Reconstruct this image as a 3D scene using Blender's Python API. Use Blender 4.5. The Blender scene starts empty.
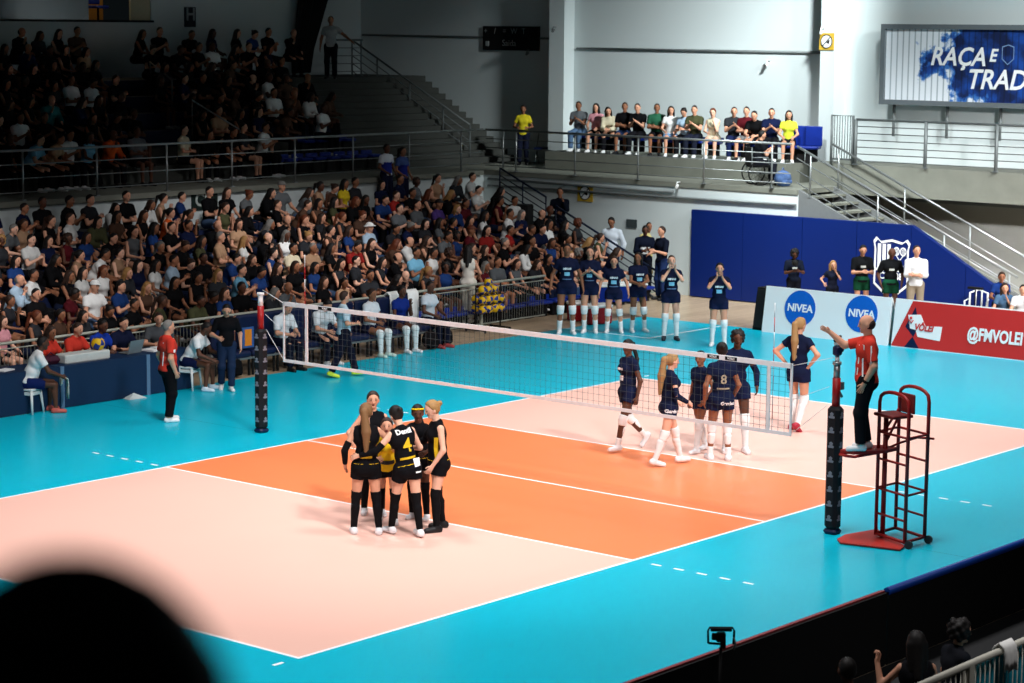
import bpy, math, random
import numpy as np
from mathutils import Matrix, Vector
from mathutils.bvhtree import BVHTree
random.seed(7)
# ------------------------------------------------------------------ camera, world, light
SC = bpy.context.scene
COL = SC.collection
CP = np.array([-25.2735, -21.1399, 6.7368]); FPX = 2228.2
def rotz(a): c, s = math.cos(a), math.sin(a); return np.array([[c, -s, 0], [s, c, 0], [0, 0, 1.]])
def rotx(a): c, s = math.cos(a), math.sin(a); return np.array([[1., 0, 0], [0, c, -s], [0, s, c]])
def roty(a): c, s = math.cos(a), math.sin(a); return np.array([[c, 0, s], [0, 1., 0], [-s, 0, c]])
CR = rotz(-0.8715053) @ rotx(1.4300216) @ rotz(0.0085709)
cd = bpy.data.cameras.new('camera'); cam = bpy.data.objects.new('camera', cd); COL.objects.link(cam)
M4 = Matrix.Identity(4)
for i in range(3):
    for j in range(3): M4[i][j] = CR[i, j]
    M4[i][3] = CP[i]
cam.matrix_world = M4
cd.sensor_width = 36; cd.lens = FPX * 36 / 1024; cd.clip_start = 0.1; cd.clip_end = 200
cd.dof.use_dof = True; cd.dof.focus_distance = 34.0; cd.dof.aperture_fstop = 3.4
SC.camera = cam
SC.view_settings.view_transform = 'Standard'; SC.view_settings.look = 'None'
SC.view_settings.exposure = 0.0; SC.view_settings.gamma = 1.0; SC.view_settings.use_curve_mapping = False
W = bpy.data.worlds.new('world'); SC.world = W; W.use_nodes = True
W.node_tree.nodes['Background'].inputs[0].default_value = (0.55, 0.75, 0.85, 1)
W.node_tree.nodes['Background'].inputs[1].default_value = 0.005
def area(loc, aim, size, power, spread, col=(1, 0.97, 0.97)):
    l = bpy.data.lights.new('hall_or_fill_light', 'AREA'); l.shape = 'SQUARE'; l.size = size; l.energy = power  # shared by the court lamps and the added unseen fills
    l.spread = math.radians(spread); l.color = col
    o = bpy.data.objects.new('hall_or_fill_light', l); COL.objects.link(o); o.location = loc
    o.rotation_euler = (Vector(aim) - Vector(loc)).to_track_quat('-Z', 'Y').to_euler(); return o
for lx in (-10, -2, 6, 14):
    for ly in (-5.5, 3.5):
        area((lx, ly, 12), (lx, ly, 0), 1.6, {-10: 345, -2: 310, 6: 255, 14: 235}[lx], 104)
for lx in (-8, 0, 8, 15):
    area((lx, -12, 12), (lx + 6, 2, 0), 1.4, 225, 50)  # unseen fill lamps added on the camera side to brighten faces and fronts
area((12, 6, 11), (15, 14, 1.0), 1.5, 35, 60)
for lx in (-2, 7):
    area((lx, 5, 10.5), (lx + 3, 15.6, 1.0), 1.2, 66, 38)  # unseen fill pair added to lift the lower stand and its back wall
area((-7, -14, 7), (-5.5, -12, 0), 0.8, 28, 70)  # unseen fill added to brighten the near corner barrier
area((8, -12, 9), (24, 4, 1.0), 1.0, 160, 26)  # unseen narrow fill added for the grey wall under the walkway slab
area((19.0, 4.5, 11), (24, 13.5, 5), 0.8, 200, 46, (0.92, 0.99, 1.0))  # this and the next: unseen lamps added to brighten the gallery wall
area((17.0, -5, 11), (24, 6, 4.5), 0.8, 195, 60, (0.92, 0.99, 1.0))
area((15.5, 7, 11), (20.5, 8.5, 1.8), 1.2, 300, 62, (0.92, 0.99, 1.0))  # unseen lamp added to lift the wall below the gallery and the padding
area((15, -3, 11), (22, 0.5, 3.0), 1.2, 110, 80, (0.92, 0.99, 1.0))
area((14, 16, 12), (22, 23, 5.5), 1.2, 4, 90, (0.8, 0.95, 1.0))

# ------------------------------------------------------------------ pixel helpers
def ray(u, v): return CR @ np.array([(u - 512) / FPX, -(v - 341.5) / FPX, -1.0])
def gp(u, v, z=0.0):
    d = ray(u, v); return CP + d * ((z - CP[2]) / d[2])
def pl(ax, val, u, v):
    d = ray(u, v); return CP + d * ((val - CP[ax]) / d[ax])
def proj(X):
    c = CR.T @ (np.array(X, float) - CP); return 512 + FPX * c[0] / -c[2], 341.5 - FPX * c[1] / -c[2]
def depth(X): return -(CR.T @ (np.array(X, float) - CP))[2]

# ------------------------------------------------------------------ materials
def lin(c):
    return tuple(((x / 255) / 12.92 if x / 255 <= 0.04045 else ((x / 255 + 0.055) / 1.055) ** 2.4) for x in c) + (1,)
MATS = {}
def mat(name, rgb, rough=0.8, metal=0.0, noise=0.12, scale=12.0, spec=0.3, bump=0.0):
    if name in MATS: return MATS[name]
    m = bpy.data.materials.new(name); m.use_nodes = True; nt = m.node_tree; b = nt.nodes['Principled BSDF']
    b.inputs['Roughness'].default_value = rough; b.inputs['Metallic'].default_value = metal
    b.inputs['Specular IOR Level'].default_value = spec
    c = lin(rgb)
    tc = nt.nodes.new('ShaderNodeTexCoord'); nz = nt.nodes.new('ShaderNodeTexNoise'); nz.inputs['Scale'].default_value = scale
    nz.inputs['Detail'].default_value = 3; nt.links.new(tc.outputs['Object'], nz.inputs['Vector'])
    mx = nt.nodes.new('ShaderNodeMix'); mx.data_type = 'RGBA'
    mx.inputs[6].default_value = tuple(x * (1 - noise) for x in c[:3]) + (1,)
    mx.inputs[7].default_value = tuple(min(1, x * (1 + noise)) for x in c[:3]) + (1,)
    nt.links.new(nz.outputs[0], mx.inputs[0]); nt.links.new(mx.outputs[2], b.inputs['Base Color'])
    if bump:
        bp = nt.nodes.new('ShaderNodeBump'); bp.inputs['Strength'].default_value = bump
        nt.links.new(nz.outputs[0], bp.inputs['Height']); nt.links.new(bp.outputs[0], b.inputs['Normal'])
    MATS[name] = m; return m
def cmat(rgb, rough=0.8, **k):
    if rough >= .8: k.setdefault('spec', .06)
    return mat('c%02x%02x%02x_%d' % (rgb[0], rgb[1], rgb[2], rough * 100), rgb, rough, **k)
STEEL = mat('steel', (150, 155, 155), 0.35, 0.7, 0.05)
STEELD = mat('steel_dull', (110, 116, 116), 0.5, 0.3, 0.08)
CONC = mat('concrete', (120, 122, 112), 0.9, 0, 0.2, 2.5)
CONCD = mat('concrete_shaded', (70, 72, 68), 0.9, 0, 0.2, 2.5)  # concrete darkened in colour to stand in for the unlit upper stand's shade
WALLW = mat('wall_paint', (205, 214, 214), 0.75, 0, 0.03, 0.7)
NAVYP = mat('navy_rail', (14, 26, 50), 0.4)
SEATB = mat('seat_blue', (12, 40, 130), 0.4)
WHITE = mat('white_plastic', (225, 228, 226), 0.5, 0, 0.03)
BLACK = mat('black_matte', (10, 10, 11), 0.8)
REDP = mat('red_paint', (140, 22, 20), 0.4)
DECALW = mat('print_white', (235, 238, 238), 0.7, 0, 0.02)

# ------------------------------------------------------------------ object helpers
def tag(o, label=None, cat=None, group=None, kind=None):
    if label: o['label'] = label
    if cat: o['category'] = cat
    if group: o['group'] = group
    if kind: o['kind'] = kind
    return o
def emp(name, loc=(0, 0, 0), rz=0.0, label=None, cat=None, group=None):
    o = bpy.data.objects.new(name, None); COL.objects.link(o); o.location = tuple(float(x) for x in loc); o.rotation_euler = (0, 0, rz)
    o.empty_display_size = 0.1
    return tag(o, label, cat, group)
class MB:
    def __init__(s): s.v = []; s.f = []; s.mi = []; s.sm = []
    def add(s, vs, fs, mi=0, smooth=False):
        n = len(s.v); s.v += [tuple(float(c) for c in v) for v in vs]
        for f in fs: s.f.append(tuple(i + n for i in f)); s.mi.append(mi); s.sm.append(smooth)
        return s
    def box(s, lo, hi, mi=0, M=None):
        x0, y0, z0 = lo; x1, y1, z1 = hi
        vs = [(x0, y0, z0), (x1, y0, z0), (x1, y1, z0), (x0, y1, z0), (x0, y0, z1), (x1, y0, z1), (x1, y1, z1), (x0, y1, z1)]
        if M is not None: vs = [tuple(M @ Vector(v)) for v in vs]
        return s.add(vs, [(0, 3, 2, 1), (4, 5, 6, 7), (0, 1, 5, 4), (1, 2, 6, 5), (2, 3, 7, 6), (3, 0, 4, 7)], mi)
    def cbox(s, c, size, mi=0, rz=0.0, bev=0.0):
        R = rotz(rz); sx, sy, sz = [a / 2 for a in size]; c = np.array(c, float)
        if bev <= 0:
            vs = [c + R @ np.array(v) for v in [(-sx, -sy, -sz), (sx, -sy, -sz), (sx, sy, -sz), (-sx, sy, -sz), (-sx, -sy, sz), (sx, -sy, sz), (sx, sy, sz), (-sx, sy, sz)]]
            return s.add(vs, [(0, 3, 2, 1), (4, 5, 6, 7), (0, 1, 5, 4), (1, 2, 6, 5), (2, 3, 7, 6), (3, 0, 4, 7)], mi)
        b = min(bev, sx * .9, sy * .9, sz * .9)
        def ring(z, ix):
            a, d = sx - ix, sy - ix
            return [c + R @ np.array(p) for p in [(-a + b, -d, z), (a - b, -d, z), (a, -d + b, z), (a, d - b, z), (a - b, d, z), (-a + b, d, z), (-a, d - b, z), (-a, -d + b, z)]]
        rs = [ring(-sz, b * .6), ring(-sz + b, 0), ring(sz - b, 0), ring(sz, b * .6)]
        vs = sum(rs, []); fs = [tuple(range(7, -1, -1)), tuple(range(24, 32))]
        for k in range(3):
            for i in range(8): j = (i + 1) % 8; fs.append((k * 8 + i, k * 8 + j, k * 8 + 8 + j, k * 8 + 8 + i))
        return s.add(vs, fs, mi)
    def tube(s, pts, r, n=8, mi=0, cap=True, smooth=True):
        pts = [np.array(p, float) for p in pts]; m = len(pts)
        rr = r if isinstance(r, (list, tuple)) else [r] * m
        vs = []; prev = None
        for i, p in enumerate(pts):
            d = pts[min(i + 1, m - 1)] - pts[max(i - 1, 0)]; d = d / (np.linalg.norm(d) + 1e-9)
            if prev is None:
                a = np.array([0, 0, 1.]) if abs(d[2]) < 0.9 else np.array([1., 0, 0])
                x = np.cross(a, d)
            else: x = prev - d * np.dot(prev, d)
            x /= np.linalg.norm(x) + 1e-9; prev = x; y = np.cross(d, x)
            for k in range(n):
                t = 2 * math.pi * k / n; vs.append(p + rr[i] * (math.cos(t) * x + math.sin(t) * y))
        fs = []
        for i in range(m - 1):
            for k in range(n):
                j = (k + 1) % n; fs.append((i * n + k, i * n + j, (i + 1) * n + j, (i + 1) * n + k))
        s.add(vs, fs, mi, smooth)
        if cap: 
            s.add(vs[:n], [tuple(range(n - 1, -1, -1))], mi); s.add(vs[-n:], [tuple(range(n))], mi)
        return s
    def prism(s, poly, ax, a, b, mi=0):
        """polygon in the two axes other than ax, extruded from a to b"""
        n = len(poly)
        def P(q, w):
            l = [0, 0, 0]; o = [i for i in range(3) if i != ax]; l[ax] = w; l[o[0]] = q[0]; l[o[1]] = q[1]; return tuple(l)
        vs = [P(q, a) for q in poly] + [P(q, b) for q in poly]
        fs = [tuple(range(n)), tuple(range(2 * n - 1, n - 1, -1))] + [(i, i + n, (i + 1) % n + n, (i + 1) % n) for i in range(n)]
        return s.add(vs, fs, mi)
    def ball(s, c, r, n=10, m=7, mi=0):
        vs = []; fs = []
        rx, ry, rz_ = r if isinstance(r, (tuple, list)) else (r, r, r)
        for i in range(m + 1):
            ph = math.pi * i / m
            for k in range(n):
                t = 2 * math.pi * k / n
                vs.append((c[0] + rx * math.sin(ph) * math.cos(t), c[1] + ry * math.sin(ph) * math.sin(t), c[2] + rz_ * math.cos(ph)))
        for i in range(m):
            for k in range(n):
                j = (k + 1) % n; fs.append((i * n + k, (i + 1) * n + k, (i + 1) * n + j, i * n + j))
        return s.add(vs, fs, mi, True)
    def build(s, name, mats, parent=None, fixn=True):
        me = bpy.data.meshes.new(name); me.from_pydata(s.v, [], s.f)
        for m in (mats if isinstance(mats, (list, tuple)) else [mats]): me.materials.append(m)
        me.polygons.foreach_set('material_index', s.mi); me.polygons.foreach_set('use_smooth', s.sm)
        me.update()
        if fixn:
            import bmesh
            bm = bmesh.new(); bm.from_mesh(me); bmesh.ops.remove_doubles(bm, verts=bm.verts, dist=1e-6)
            bmesh.ops.recalc_face_normals(bm, faces=bm.faces); bm.to_mesh(me); bm.free()
        o = bpy.data.objects.new(name, me); COL.objects.link(o)
        if parent is not None: o.parent = parent
        return o
def struct(o): o['kind'] = 'structure'; return o
def text_mesh(txt, size, ext=0.002, shear=0.0, align='CENTER', bold=0.0, sx=1.0):
    c = bpy.data.curves.new('t', 'FONT'); c.body = txt; c.size = size; c.extrude = ext; c.shear = shear; c.align_x = align; c.align_y = 'CENTER'; c.offset = bold
    c.resolution_u = 3
    o = bpy.data.objects.new('t', c); COL.objects.link(o)
    dg = bpy.context.evaluated_depsgraph_get(); dg.update()
    me = bpy.data.meshes.new_from_object(o.evaluated_get(dg)); bpy.data.objects.remove(o)
    if sx != 1.0:
        for v in me.vertices: v.co.x *= sx
    return me
def frame(o, loc, right, up):
    r = Vector(right).normalized(); u = Vector(up).normalized(); n = r.cross(u)
    M = Matrix((r, u, n)).transposed().to_4x4(); M.translation = Vector(tuple(float(x) for x in loc)); o.matrix_basis = M
def text(txt, size, loc, right, up, m, parent=None, name='lettering', **k):
    me = text_mesh(txt, size, **k); me.materials.append(m); o = bpy.data.objects.new(name, me); COL.objects.link(o)
    frame(o, loc, right, up)
    if parent is not None: o.parent = parent
    return o
FX = ((0, -1, 0), (0, 0, 1))   # plane facing -x
FY = ((1, 0, 0), (0, 0, 1))    # plane facing -y
def disc_mb(r, n=32, ext=0.004, r0=0.0):
    mb = MB()
    if r0 <= 0: mb.add([(r * math.cos(2 * math.pi * k / n), r * math.sin(2 * math.pi * k / n), z) for z in (0, ext) for k in range(n)],
                       [tuple(range(n, 2 * n)), tuple(range(n - 1, -1, -1))] + [(k, (k + 1) % n, n + (k + 1) % n, n + k) for k in range(n)])
    else:
        for k in range(n):
            a, b = 2 * math.pi * k / n, 2 * math.pi * (k + 1) / n
            q = [(r0 * math.cos(a), r0 * math.sin(a)), (r * math.cos(a), r * math.sin(a)), (r * math.cos(b), r * math.sin(b)), (r0 * math.cos(b), r0 * math.sin(b))]
            mb.prism(q, 2, 0, ext)
    return mb
# ------------------------------------------------------------------ the hall: floors, walls, stands
def wood_mat():
    m = bpy.data.materials.new('wood_floor'); m.use_nodes = True; nt = m.node_tree; b = nt.nodes['Principled BSDF']
    tc = nt.nodes.new('ShaderNodeTexCoord'); br = nt.nodes.new('ShaderNodeTexBrick')
    br.inputs['Color1'].default_value = lin((172, 150, 122)); br.inputs['Color2'].default_value = lin((190, 168, 140)); br.inputs['Mortar'].default_value = lin((120, 100, 80))
    br.inputs['Scale'].default_value = 1.0; br.inputs['Brick Width'].default_value = 1.6; br.inputs['Row Height'].default_value = 0.12; br.inputs['Mortar Size'].default_value = 0.006
    nt.links.new(tc.outputs['Object'], br.inputs['Vector']); nt.links.new(br.outputs[0], b.inputs['Base Color'])
    b.inputs['Roughness'].default_value = 0.3; b.inputs['Specular IOR Level'].default_value = 0.4
    return m
WOOD = wood_mat()
struct(MB().box((-20, -30, -0.12), (32, 12.0, -0.006)).build('floor', WOOD))
TEAL = mat('mat_teal', (0, 182, 208), 0.30, 0, 0.05, 0.5, 0.3)
ORNG = mat('mat_orange', (238, 134, 84), 0.33, 0, 0.04, 0.5, 0.5)
PINK = mat('mat_pink', (244, 195, 179), 0.33, 0, 0.03, 0.5, 0.5)
LINE = mat('line_white', (250, 250, 250), 0.4, 0, 0.0)
SEAM = mat('mat_seam', (0, 110, 130), 0.4)
def court():
    rects = []   # (x0,x1,y0,y1,mat) later ones win
    X0, X1, Y0, Y1 = -16.0, 16.45, -9.24, 9.95
    rects.append((X0, X1, Y0, Y1, 0))
    rects.append((-9, 9, -4.5, 4.5, 2)); rects.append((-3, 3, -4.5, 4.5, 1))
    for x in (-9, 8.95, -0.025): rects.append((x, x + 0.05, -4.5, 4.5, 3))
    for x in (-3.05, 3.0): rects.append((x, x + 0.05, -4.5, 4.5, 3))
    for y in (-4.5, 4.45): rects.append((-9, 9, y, y + 0.05, 3))
    for x in (-3.05, 3.0):
        for k in range(5):
            a = 4.77 + k * 0.35; b = a - .1
            rects.append((x, x + 0.05, b, b + 0.15, 3)); rects.append((x, x + 0.05, -a - 0.15, -a, 3))
    for sx in (-1, 1):
        for y in (-4.5, 4.45):
            a, b = sorted((sx * 9.2, sx * 9.35)); rects.append((a, b, y, y + 0.05, 3))
    rects.append((13.55, 16.4, 7.6, 7.65, 3)); rects.append((13.55, 13.6, 7.6, 9.95, 3))
    rects.append((-0.012, 0.0, 5.7, 9.95, 4)); rects.append((-0.012, 0.0, -9.24, -6.9, 4))
    xs = sorted(set([r[0] for r in rects] + [r[1] for r in rects])); ys = sorted(set([r[2] for r in rects] + [r[3] for r in rects]))
    mb = MB()
    for i in range(len(xs) - 1):
        if xs[i + 1] - xs[i] < 1e-5: continue
        xc = (xs[i] + xs[i + 1]) / 2; runs = []
        for j in range(len(ys) - 1):
            yc = (ys[j] + ys[j + 1]) / 2; c = 0
            for r in rects:
                if r[0] < xc < r[1] and r[2] < yc < r[3]: c = r[4]
            if runs and runs[-1][2] == c: runs[-1][1] = ys[j + 1]
            else: runs.append([ys[j], ys[j + 1], c])
        for a, b, c in runs:
            mb.add([(xs[i], a, 0), (xs[i + 1], a, 0), (xs[i + 1], b, 0), (xs[i], b, 0)], [(0, 1, 2, 3)], c)
    o = mb.build('floor', [TEAL, ORNG, PINK, LINE, SEAM], fixn=False); struct(o)
    struct(MB().box((X0, Y0, -0.006), (X1, Y1, -0.001)).build('trim_1', TEAL))
court()
# lower stand: seven concrete steps
LR = 7; LY0 = 12.0; LP = 0.86; LZ = 0.252
def lrow(i): return LY0 + i * LP, i * LZ + 0.10
prof = [(11.95, -0.1), (11.95, 0.1)]
for i in range(LR):
    y, z = lrow(i); 
    if i: prof += [(y - 0.25, z - LZ), (y - 0.25, z)]
prof += [(18.5, lrow(LR - 1)[1]), (18.5, -0.1)]
struct(MB().prism(prof, 0, -14, 19.4).build('floor', mat('stand_step', (52, 54, 54), 0.9, 0, 0.2, 3)))
struct(MB().box((19.4, 11.5, -0.1), (20.6, 18.5, -0.004)).build('floor', WOOD))
# wall behind the lower stand and slab of the upper gallery
GZ = 2.85
struct(MB().box((-14, 18.5, -0.1), (20.6, 18.7, GZ - 0.12)).build('wall_left', WALLW))
struct(MB().box((-14, 18.36, GZ - 0.12), (20.45, 20.2, GZ)).build('floor', CONC))
# right wall below the gallery
struct(MB().box((20.6, 8.4, -0.1), (20.8, 18.7, GZ - 0.12)).build('wall_right', WALLW))
struct(MB().box((20.57, 8.4, GZ - 0.12), (24.0, 20.2, GZ)).build('floor', CONC))
# upper stand
UR = 6; UY0 = 20.2; UP = 0.78; UZ = 0.397
def urow(i): return UY0 + i * UP, GZ + i * UZ
prof = [(20.2, GZ - 0.3)]
for i in range(UR): y, z = urow(i); prof += [(y, z if i == 0 else z - UZ + 0.0), (y, z)]
prof = [(20.2, GZ - 0.3), (20.2, GZ)]
for i in range(1, UR + 1): y = UY0 + i * UP - 0.15; prof += [(y, GZ + (i - 1) * UZ), (y, GZ + i * UZ)]
TOPZ = GZ + UR * UZ
prof += [(26.8, TOPZ), (26.8, GZ - 0.3)]
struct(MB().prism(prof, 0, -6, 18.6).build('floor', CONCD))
# stair of the upper stand (twelve steps) beside the right wall
sp = [(20.2, GZ - 0.3), (20.2, GZ)]
for i in range(14): sp += [(20.6 + i * 0.27, GZ + i * TOPZ * 0 + i * (TOPZ - GZ) / 14), (20.6 + i * 0.27, GZ + (i + 1) * (TOPZ - GZ) / 14)]
sp += [(26.8, TOPZ), (26.8, GZ - 0.3)]
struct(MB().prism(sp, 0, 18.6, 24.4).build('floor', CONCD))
RG0 = pl(0, 22.0, 545, 165)[1]
struct(MB().box((22.0, 9.7, GZ), (24.0, RG0, GZ + .5)).build('floor', CONC))
# back walls
struct(MB().box((-6, 26.8, GZ - 0.3), (24.6, 27.0, 6.8)).build('wall_back', WALLW))
struct(MB().box((16.05, 26.8, 6.8), (24.6, 27.0, 10)).build('wall_back', WALLW))
struct(MB().box((-6, 26.8, 8.6), (16.05, 27.0, 10)).build('wall_back', WALLW))
struct(MB().box((24.0, 9.9, GZ - 0.12), (24.2, 18.3, 10)).build('wall_right', WALLW))
struct(MB().box((24.0, -12, -0.1), (24.2, 9.9, 2.75)).build('wall_right', mat('wall_grey', (150, 152, 146), 0.8, 0, 0.06, 1.0)))
struct(MB().box((24.0, -12, 2.75), (24.2, 9.9, 10)).build('wall_right', WALLW))
struct(MB().box((23.55, 18.12, GZ), (24.42, 18.66, 10)).build('wall_pillar', WALLW))
struct(MB().box((23.45, 9.25, GZ), (24.0, 9.68, 10)).build('wall_pillar', WALLW))
struct(MB().box((23.98, -6, 2.45), (24.0, 9.9, 2.52)).build('trim_2', STEELD))
struct(MB().box((24.4, 18.15, GZ - 0.3), (24.6, 27.0, 10)).build('wall_right', WALLW))
struct(MB().box((24.0, 18.2, GZ - 0.3), (24.4, 26.9, GZ)).build('floor', CONC))
# right-hand upper walkway slab
struct(MB().box((22.5, -12, 2.66), (24.0, 9.24, 3.40)).build('floor', CONC))
# cable conduit along the upper wall
struct(MB().tube([(23.97, 18.0, 6.12), (23.97, 9.7, 6.12)], 0.035).build('trim_3', STEELD))
struct(MB().tube([(24.37, 26.7, 6.42), (24.37, 18.3, 6.38)], 0.03).build('trim_3', STEELD))
struct(MB().tube([(20.55, 18.3, 2.62), (20.55, 12.1, 2.60)], 0.035).build('trim_4', STEELD))
struct(MB().tube([(20.55, 18.3, 2.44), (20.55, 8.42, 2.48)], 0.03).build('trim_4', STEELD))
# press window over the upper stand
wn = struct(MB().box((-6, 26.86, 6.8), (13.9, 26.90, 8.6)).build('window_1', mat('glass_dark', (18, 48, 66), 0.1, 0, 0.5, 0.8, 0.6)))
struct(MB().box((-6, 26.74, 6.74), (16.1, 27.0, 6.80)).build('trim_5', BLACK))
struct(MB().box((15.35, 26.84, 6.8), (16.05, 26.9, 8.6)).build('window_2', mat('blind_cream', (190, 180, 150), 0.8)))
o = MB().box((13.9, 28.2, 6.6), (15.5, 28.3, 8.8)).build('wall_room', mat('room_ochre', (170, 118, 50), 0.8)); struct(o)
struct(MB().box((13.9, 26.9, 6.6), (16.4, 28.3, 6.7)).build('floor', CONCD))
l = bpy.data.lights.new('room_lamp', 'AREA'); l.size = 0.8; l.energy = 9; l.color = (1, .85, .6)
lo = bpy.data.objects.new('room_lamp', l); COL.objects.link(lo); lo.location = (14.7, 27.4, 8.9)
for x in (14.15, 14.75):
    r = emp('office_chair', (x, 27.5, 6.7), 0, 'blue office chair ' + ('left' if x < 14.5 else 'right') + ' of the two behind the orange lit window', 'chair')
    MB().cbox((0, 0, 0.45), (0.46, 0.46, 0.08), bev=0.03).build('seat', SEATB, r)
    MB().cbox((0, 0.2, 0.8), (0.44, 0.07, 0.55), bev=0.03).build('backrest', SEATB, r)
    MB().tube([(0, 0, 0.05), (0, 0, 0.42)], 0.03).tube([(-.2, 0, 0.03), (.2, 0, .03)], 0.02).tube([(0, -.2, 0.03), (0, .2, .03)], 0.02).build('base', BLACK, r)
# curtain hanging in the corner of the upper stand
cu = MB()
vs = []; n = 26
for k in range(n + 1):
    t = k / n
    for z, x0, x1 in ((9.9, 21.6, 23.2), (7.6, 21.5, 22.7), (6.0, 21.3, 22.05), (5.3, 21.3, 21.9)):
        vs.append((x0 + (x1 - x0) * t, 26.5 + 0.07 * math.sin(k * 1.9), z))
cu.add(vs, [(k * 4 + j, k * 4 + j + 1, k * 4 + j + 5, k * 4 + j + 4) for k in range(n) for j in range(3)], 0, True)
o = cu.build('curtain', BLACK, fixn=False); md = o.modifiers.new('s', 'SOLIDIFY'); md.thickness = 0.02
tag(o, 'black curtain hanging in the far corner of the upper stand', 'curtain')

# stair down from the gallery on the right, with blue crash pad in front
struct(MB().prism([(8.4, GZ), (8.4, GZ - 0.75), (2.75, 0.0), (2.25, 0.0), (2.25, 0.12)], 0, 20.62, 20.72).build('trim_6', mat('stair_grey', (105, 108, 108), 0.7)))
struct(MB().prism([(8.4, GZ), (8.4, GZ - 0.75), (2.75, 0.0), (2.25, 0.0), (2.25, 0.12)], 0, 22.2, 22.3).build('trim_6', mat('stair_grey', (105, 108, 108), 0.7)))
mb = MB()
for i in range(16):
    y = 8.4 - (i + 1) * 0.37; z = GZ - (i + 1) * 0.168
    mb.box((20.72, y, z - 0.05), (22.2, y + 0.33, z))
struct(mb.build('floor', CONC))
PAD = mat('pad_blue', (2, 30, 98), 0.5, 0, 0.06, 1.5)
NAVYM = mat('navy_pad', (10, 24, 60), 0.5)
r = emp('crash_pad', (20.5, 7.5, 0), 0, 'long blue wall padding under the gallery staircase with white club crest', 'wall padding')
seg = [11.45, 9.88, 8.15, 6.62, 5.15, 3.7, 2.95]
def topz(y): return 2.2 if y >= 5.15 else 2.2 - (5.15 - y) * 0.57
for a, b in zip(seg[:-1], seg[1:]):
    MB().prism([(a - 0.012 - 7.5, 0.02), (a - 0.012 - 7.5, topz(a)), (b - 7.5, topz(b)), (b - 7.5, 0.02)], 0, -0.07, 0.07).build('pad_panel', PAD, r)
# crest
CY, CZ = pl(0, 20.42, 891, 268)[1], pl(0, 20.42, 891, 268)[2]
def crest():
    out = [(-.5, .62), (-.42, .72), (-.3, .62), (0, .68), (.3, .62), (.42, .70), (.5, .60), (.46, .45), (.47, -.4), (.0, -.78), (-.47, -.4), (-.46, .45)]
    inn = [(x * .90, y * .915) for x, y in out]
    mb = MB(); n = len(out)
    for i in range(n):
        j = (i + 1) % n; mb.prism([out[i], out[j], inn[j], inn[i]], 2, 0, .006)
    for x in (-.33, -.2, -.07): mb.prism([(x - .045, -.02), (x + .045, -.02), (x + .045, .56), (x - .045, .56)], 2, 0, .006)
    mb.prism([(-.42, -.08), (.42, -.08), (.42, -.02), (-.42, -.02)], 2, 0, .006)
    for s in (-1, 1):
        c = (.22 + s * .09, .40)
        q = disc_mb(.085, 18, .006, .065); mb.add([(v[0] + c[0], v[1] * 1.25 + c[1], v[2]) for v in q.v], q.f)
        for k in (-.03, 0, .03): mb.prism([(c[0] + k - .006, c[1] - .08), (c[0] + k + .006, c[1] - .08), (c[0] + k + .006, c[1] + .08), (c[0] + k - .006, c[1] + .08)], 2, 0, .005)
        e = (.22 - s * .1, .06); mb.prism([(c[0] - .012, c[1] - .1), (c[0] + .012, c[1] - .1), (e[0] + .012, e[1]), (e[0] - .012, e[1])], 2, 0, .006)
    o = mb.build('crest', DECALW, r); frame(o, (20.425 - 20.5, CY - 7.5, CZ), *FX); return o
crest()
o = text('CLUBE', 0.22, (20.424 - 20.5, CY - 7.5, CZ - 0.2), *FX, DECALW, r, bold=0.006)

# ------------------------------------------------------------------ railings
def railing(name, label, base, top, posts, bars, m, nbar_r=0.014, post_r=0.024, top_r=0.03, cat='railing', group=None, h=1.1):
    """base: polyline of floor points; posts: list of (x,y,z)"""
    r = emp(name, base[0], 0, label, cat, group); b0 = np.array(base[0], float)
    up = lambda z: [np.array(q, float) - b0 + np.array([0, 0, z]) for q in base]
    MB().tube(up(h), top_r).build('top_rail', m, r)
    for k in range(bars): MB().tube(up(h * (k + 0.6) / (bars + 0.6)), nbar_r, 6).build('rail_bar', m, r)
    for q in posts: 
        q = np.array(q, float) - b0; MB().tube([q, q + (0, 0, h)], post_r).cbox(q + (0, 0, .012), (.1, .1, .024)).build('post', m, r)
    return r
ps = [(pl(1, 18.45, u, 180)[0], 18.45, GZ) for u in (-44, 23, 97, 167, 232, 295, 353, 409, 461)]
railing('gallery_railing', 'long steel railing along the front edge of the dark upper stand', [(-2, 18.45, GZ), (20.5, 18.45, GZ)], None, ps, 3, STEEL)
ps = [(20.55, pl(0, 20.55, u, 160)[1], GZ) for u in (503, 516, 575, 638, 704, 772)]
railing('gallery_railing', 'steel railing in front of the lit gallery with seated spectators', [(20.55, 18.4, GZ), (20.55, 8.6, GZ)], None, ps, 4, STEEL)
stp = [(20.66, 8.5, GZ), (20.66, 2.5, GZ - 6.0 * 0.454)]
def onstair(y, x): return (x, y, GZ - (8.5 - y) * 0.454)
railing('stair_railing', 'near steel handrail going down beside blue padding on gallery staircase', stp, None, [onstair(y, 20.66) for y in (8.1, 6.2, 4.4, 2.7)], 3, STEEL, h=1.05)
railing('stair_railing', 'far steel handrail of the gallery staircase, behind the near one', [(22.25, 8.5, GZ), (22.25, 2.5, GZ - 2.72)], None, [onstair(y, 22.25) for y in (8.3, 6.4, 4.6, 2.8)], 2, STEEL, h=1.05)
ps = [(22.45, pl(0, 22.45, u, 160)[1], 3.40) for u in (855, 925, 996, 1060)]
railing('walkway_railing', 'steel railing on raised concrete walkway below the billboard', [(22.45, ps[0][1], 3.40), (22.45, -2, 3.40)], None, ps, 6, STEELD, post_r=0.045, h=1.12)
r = emp('walkway_gate', (22.45, 9.0, 3.40), 0, 'narrow steel gate of vertical bars at left end of walkway', 'gate')
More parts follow.
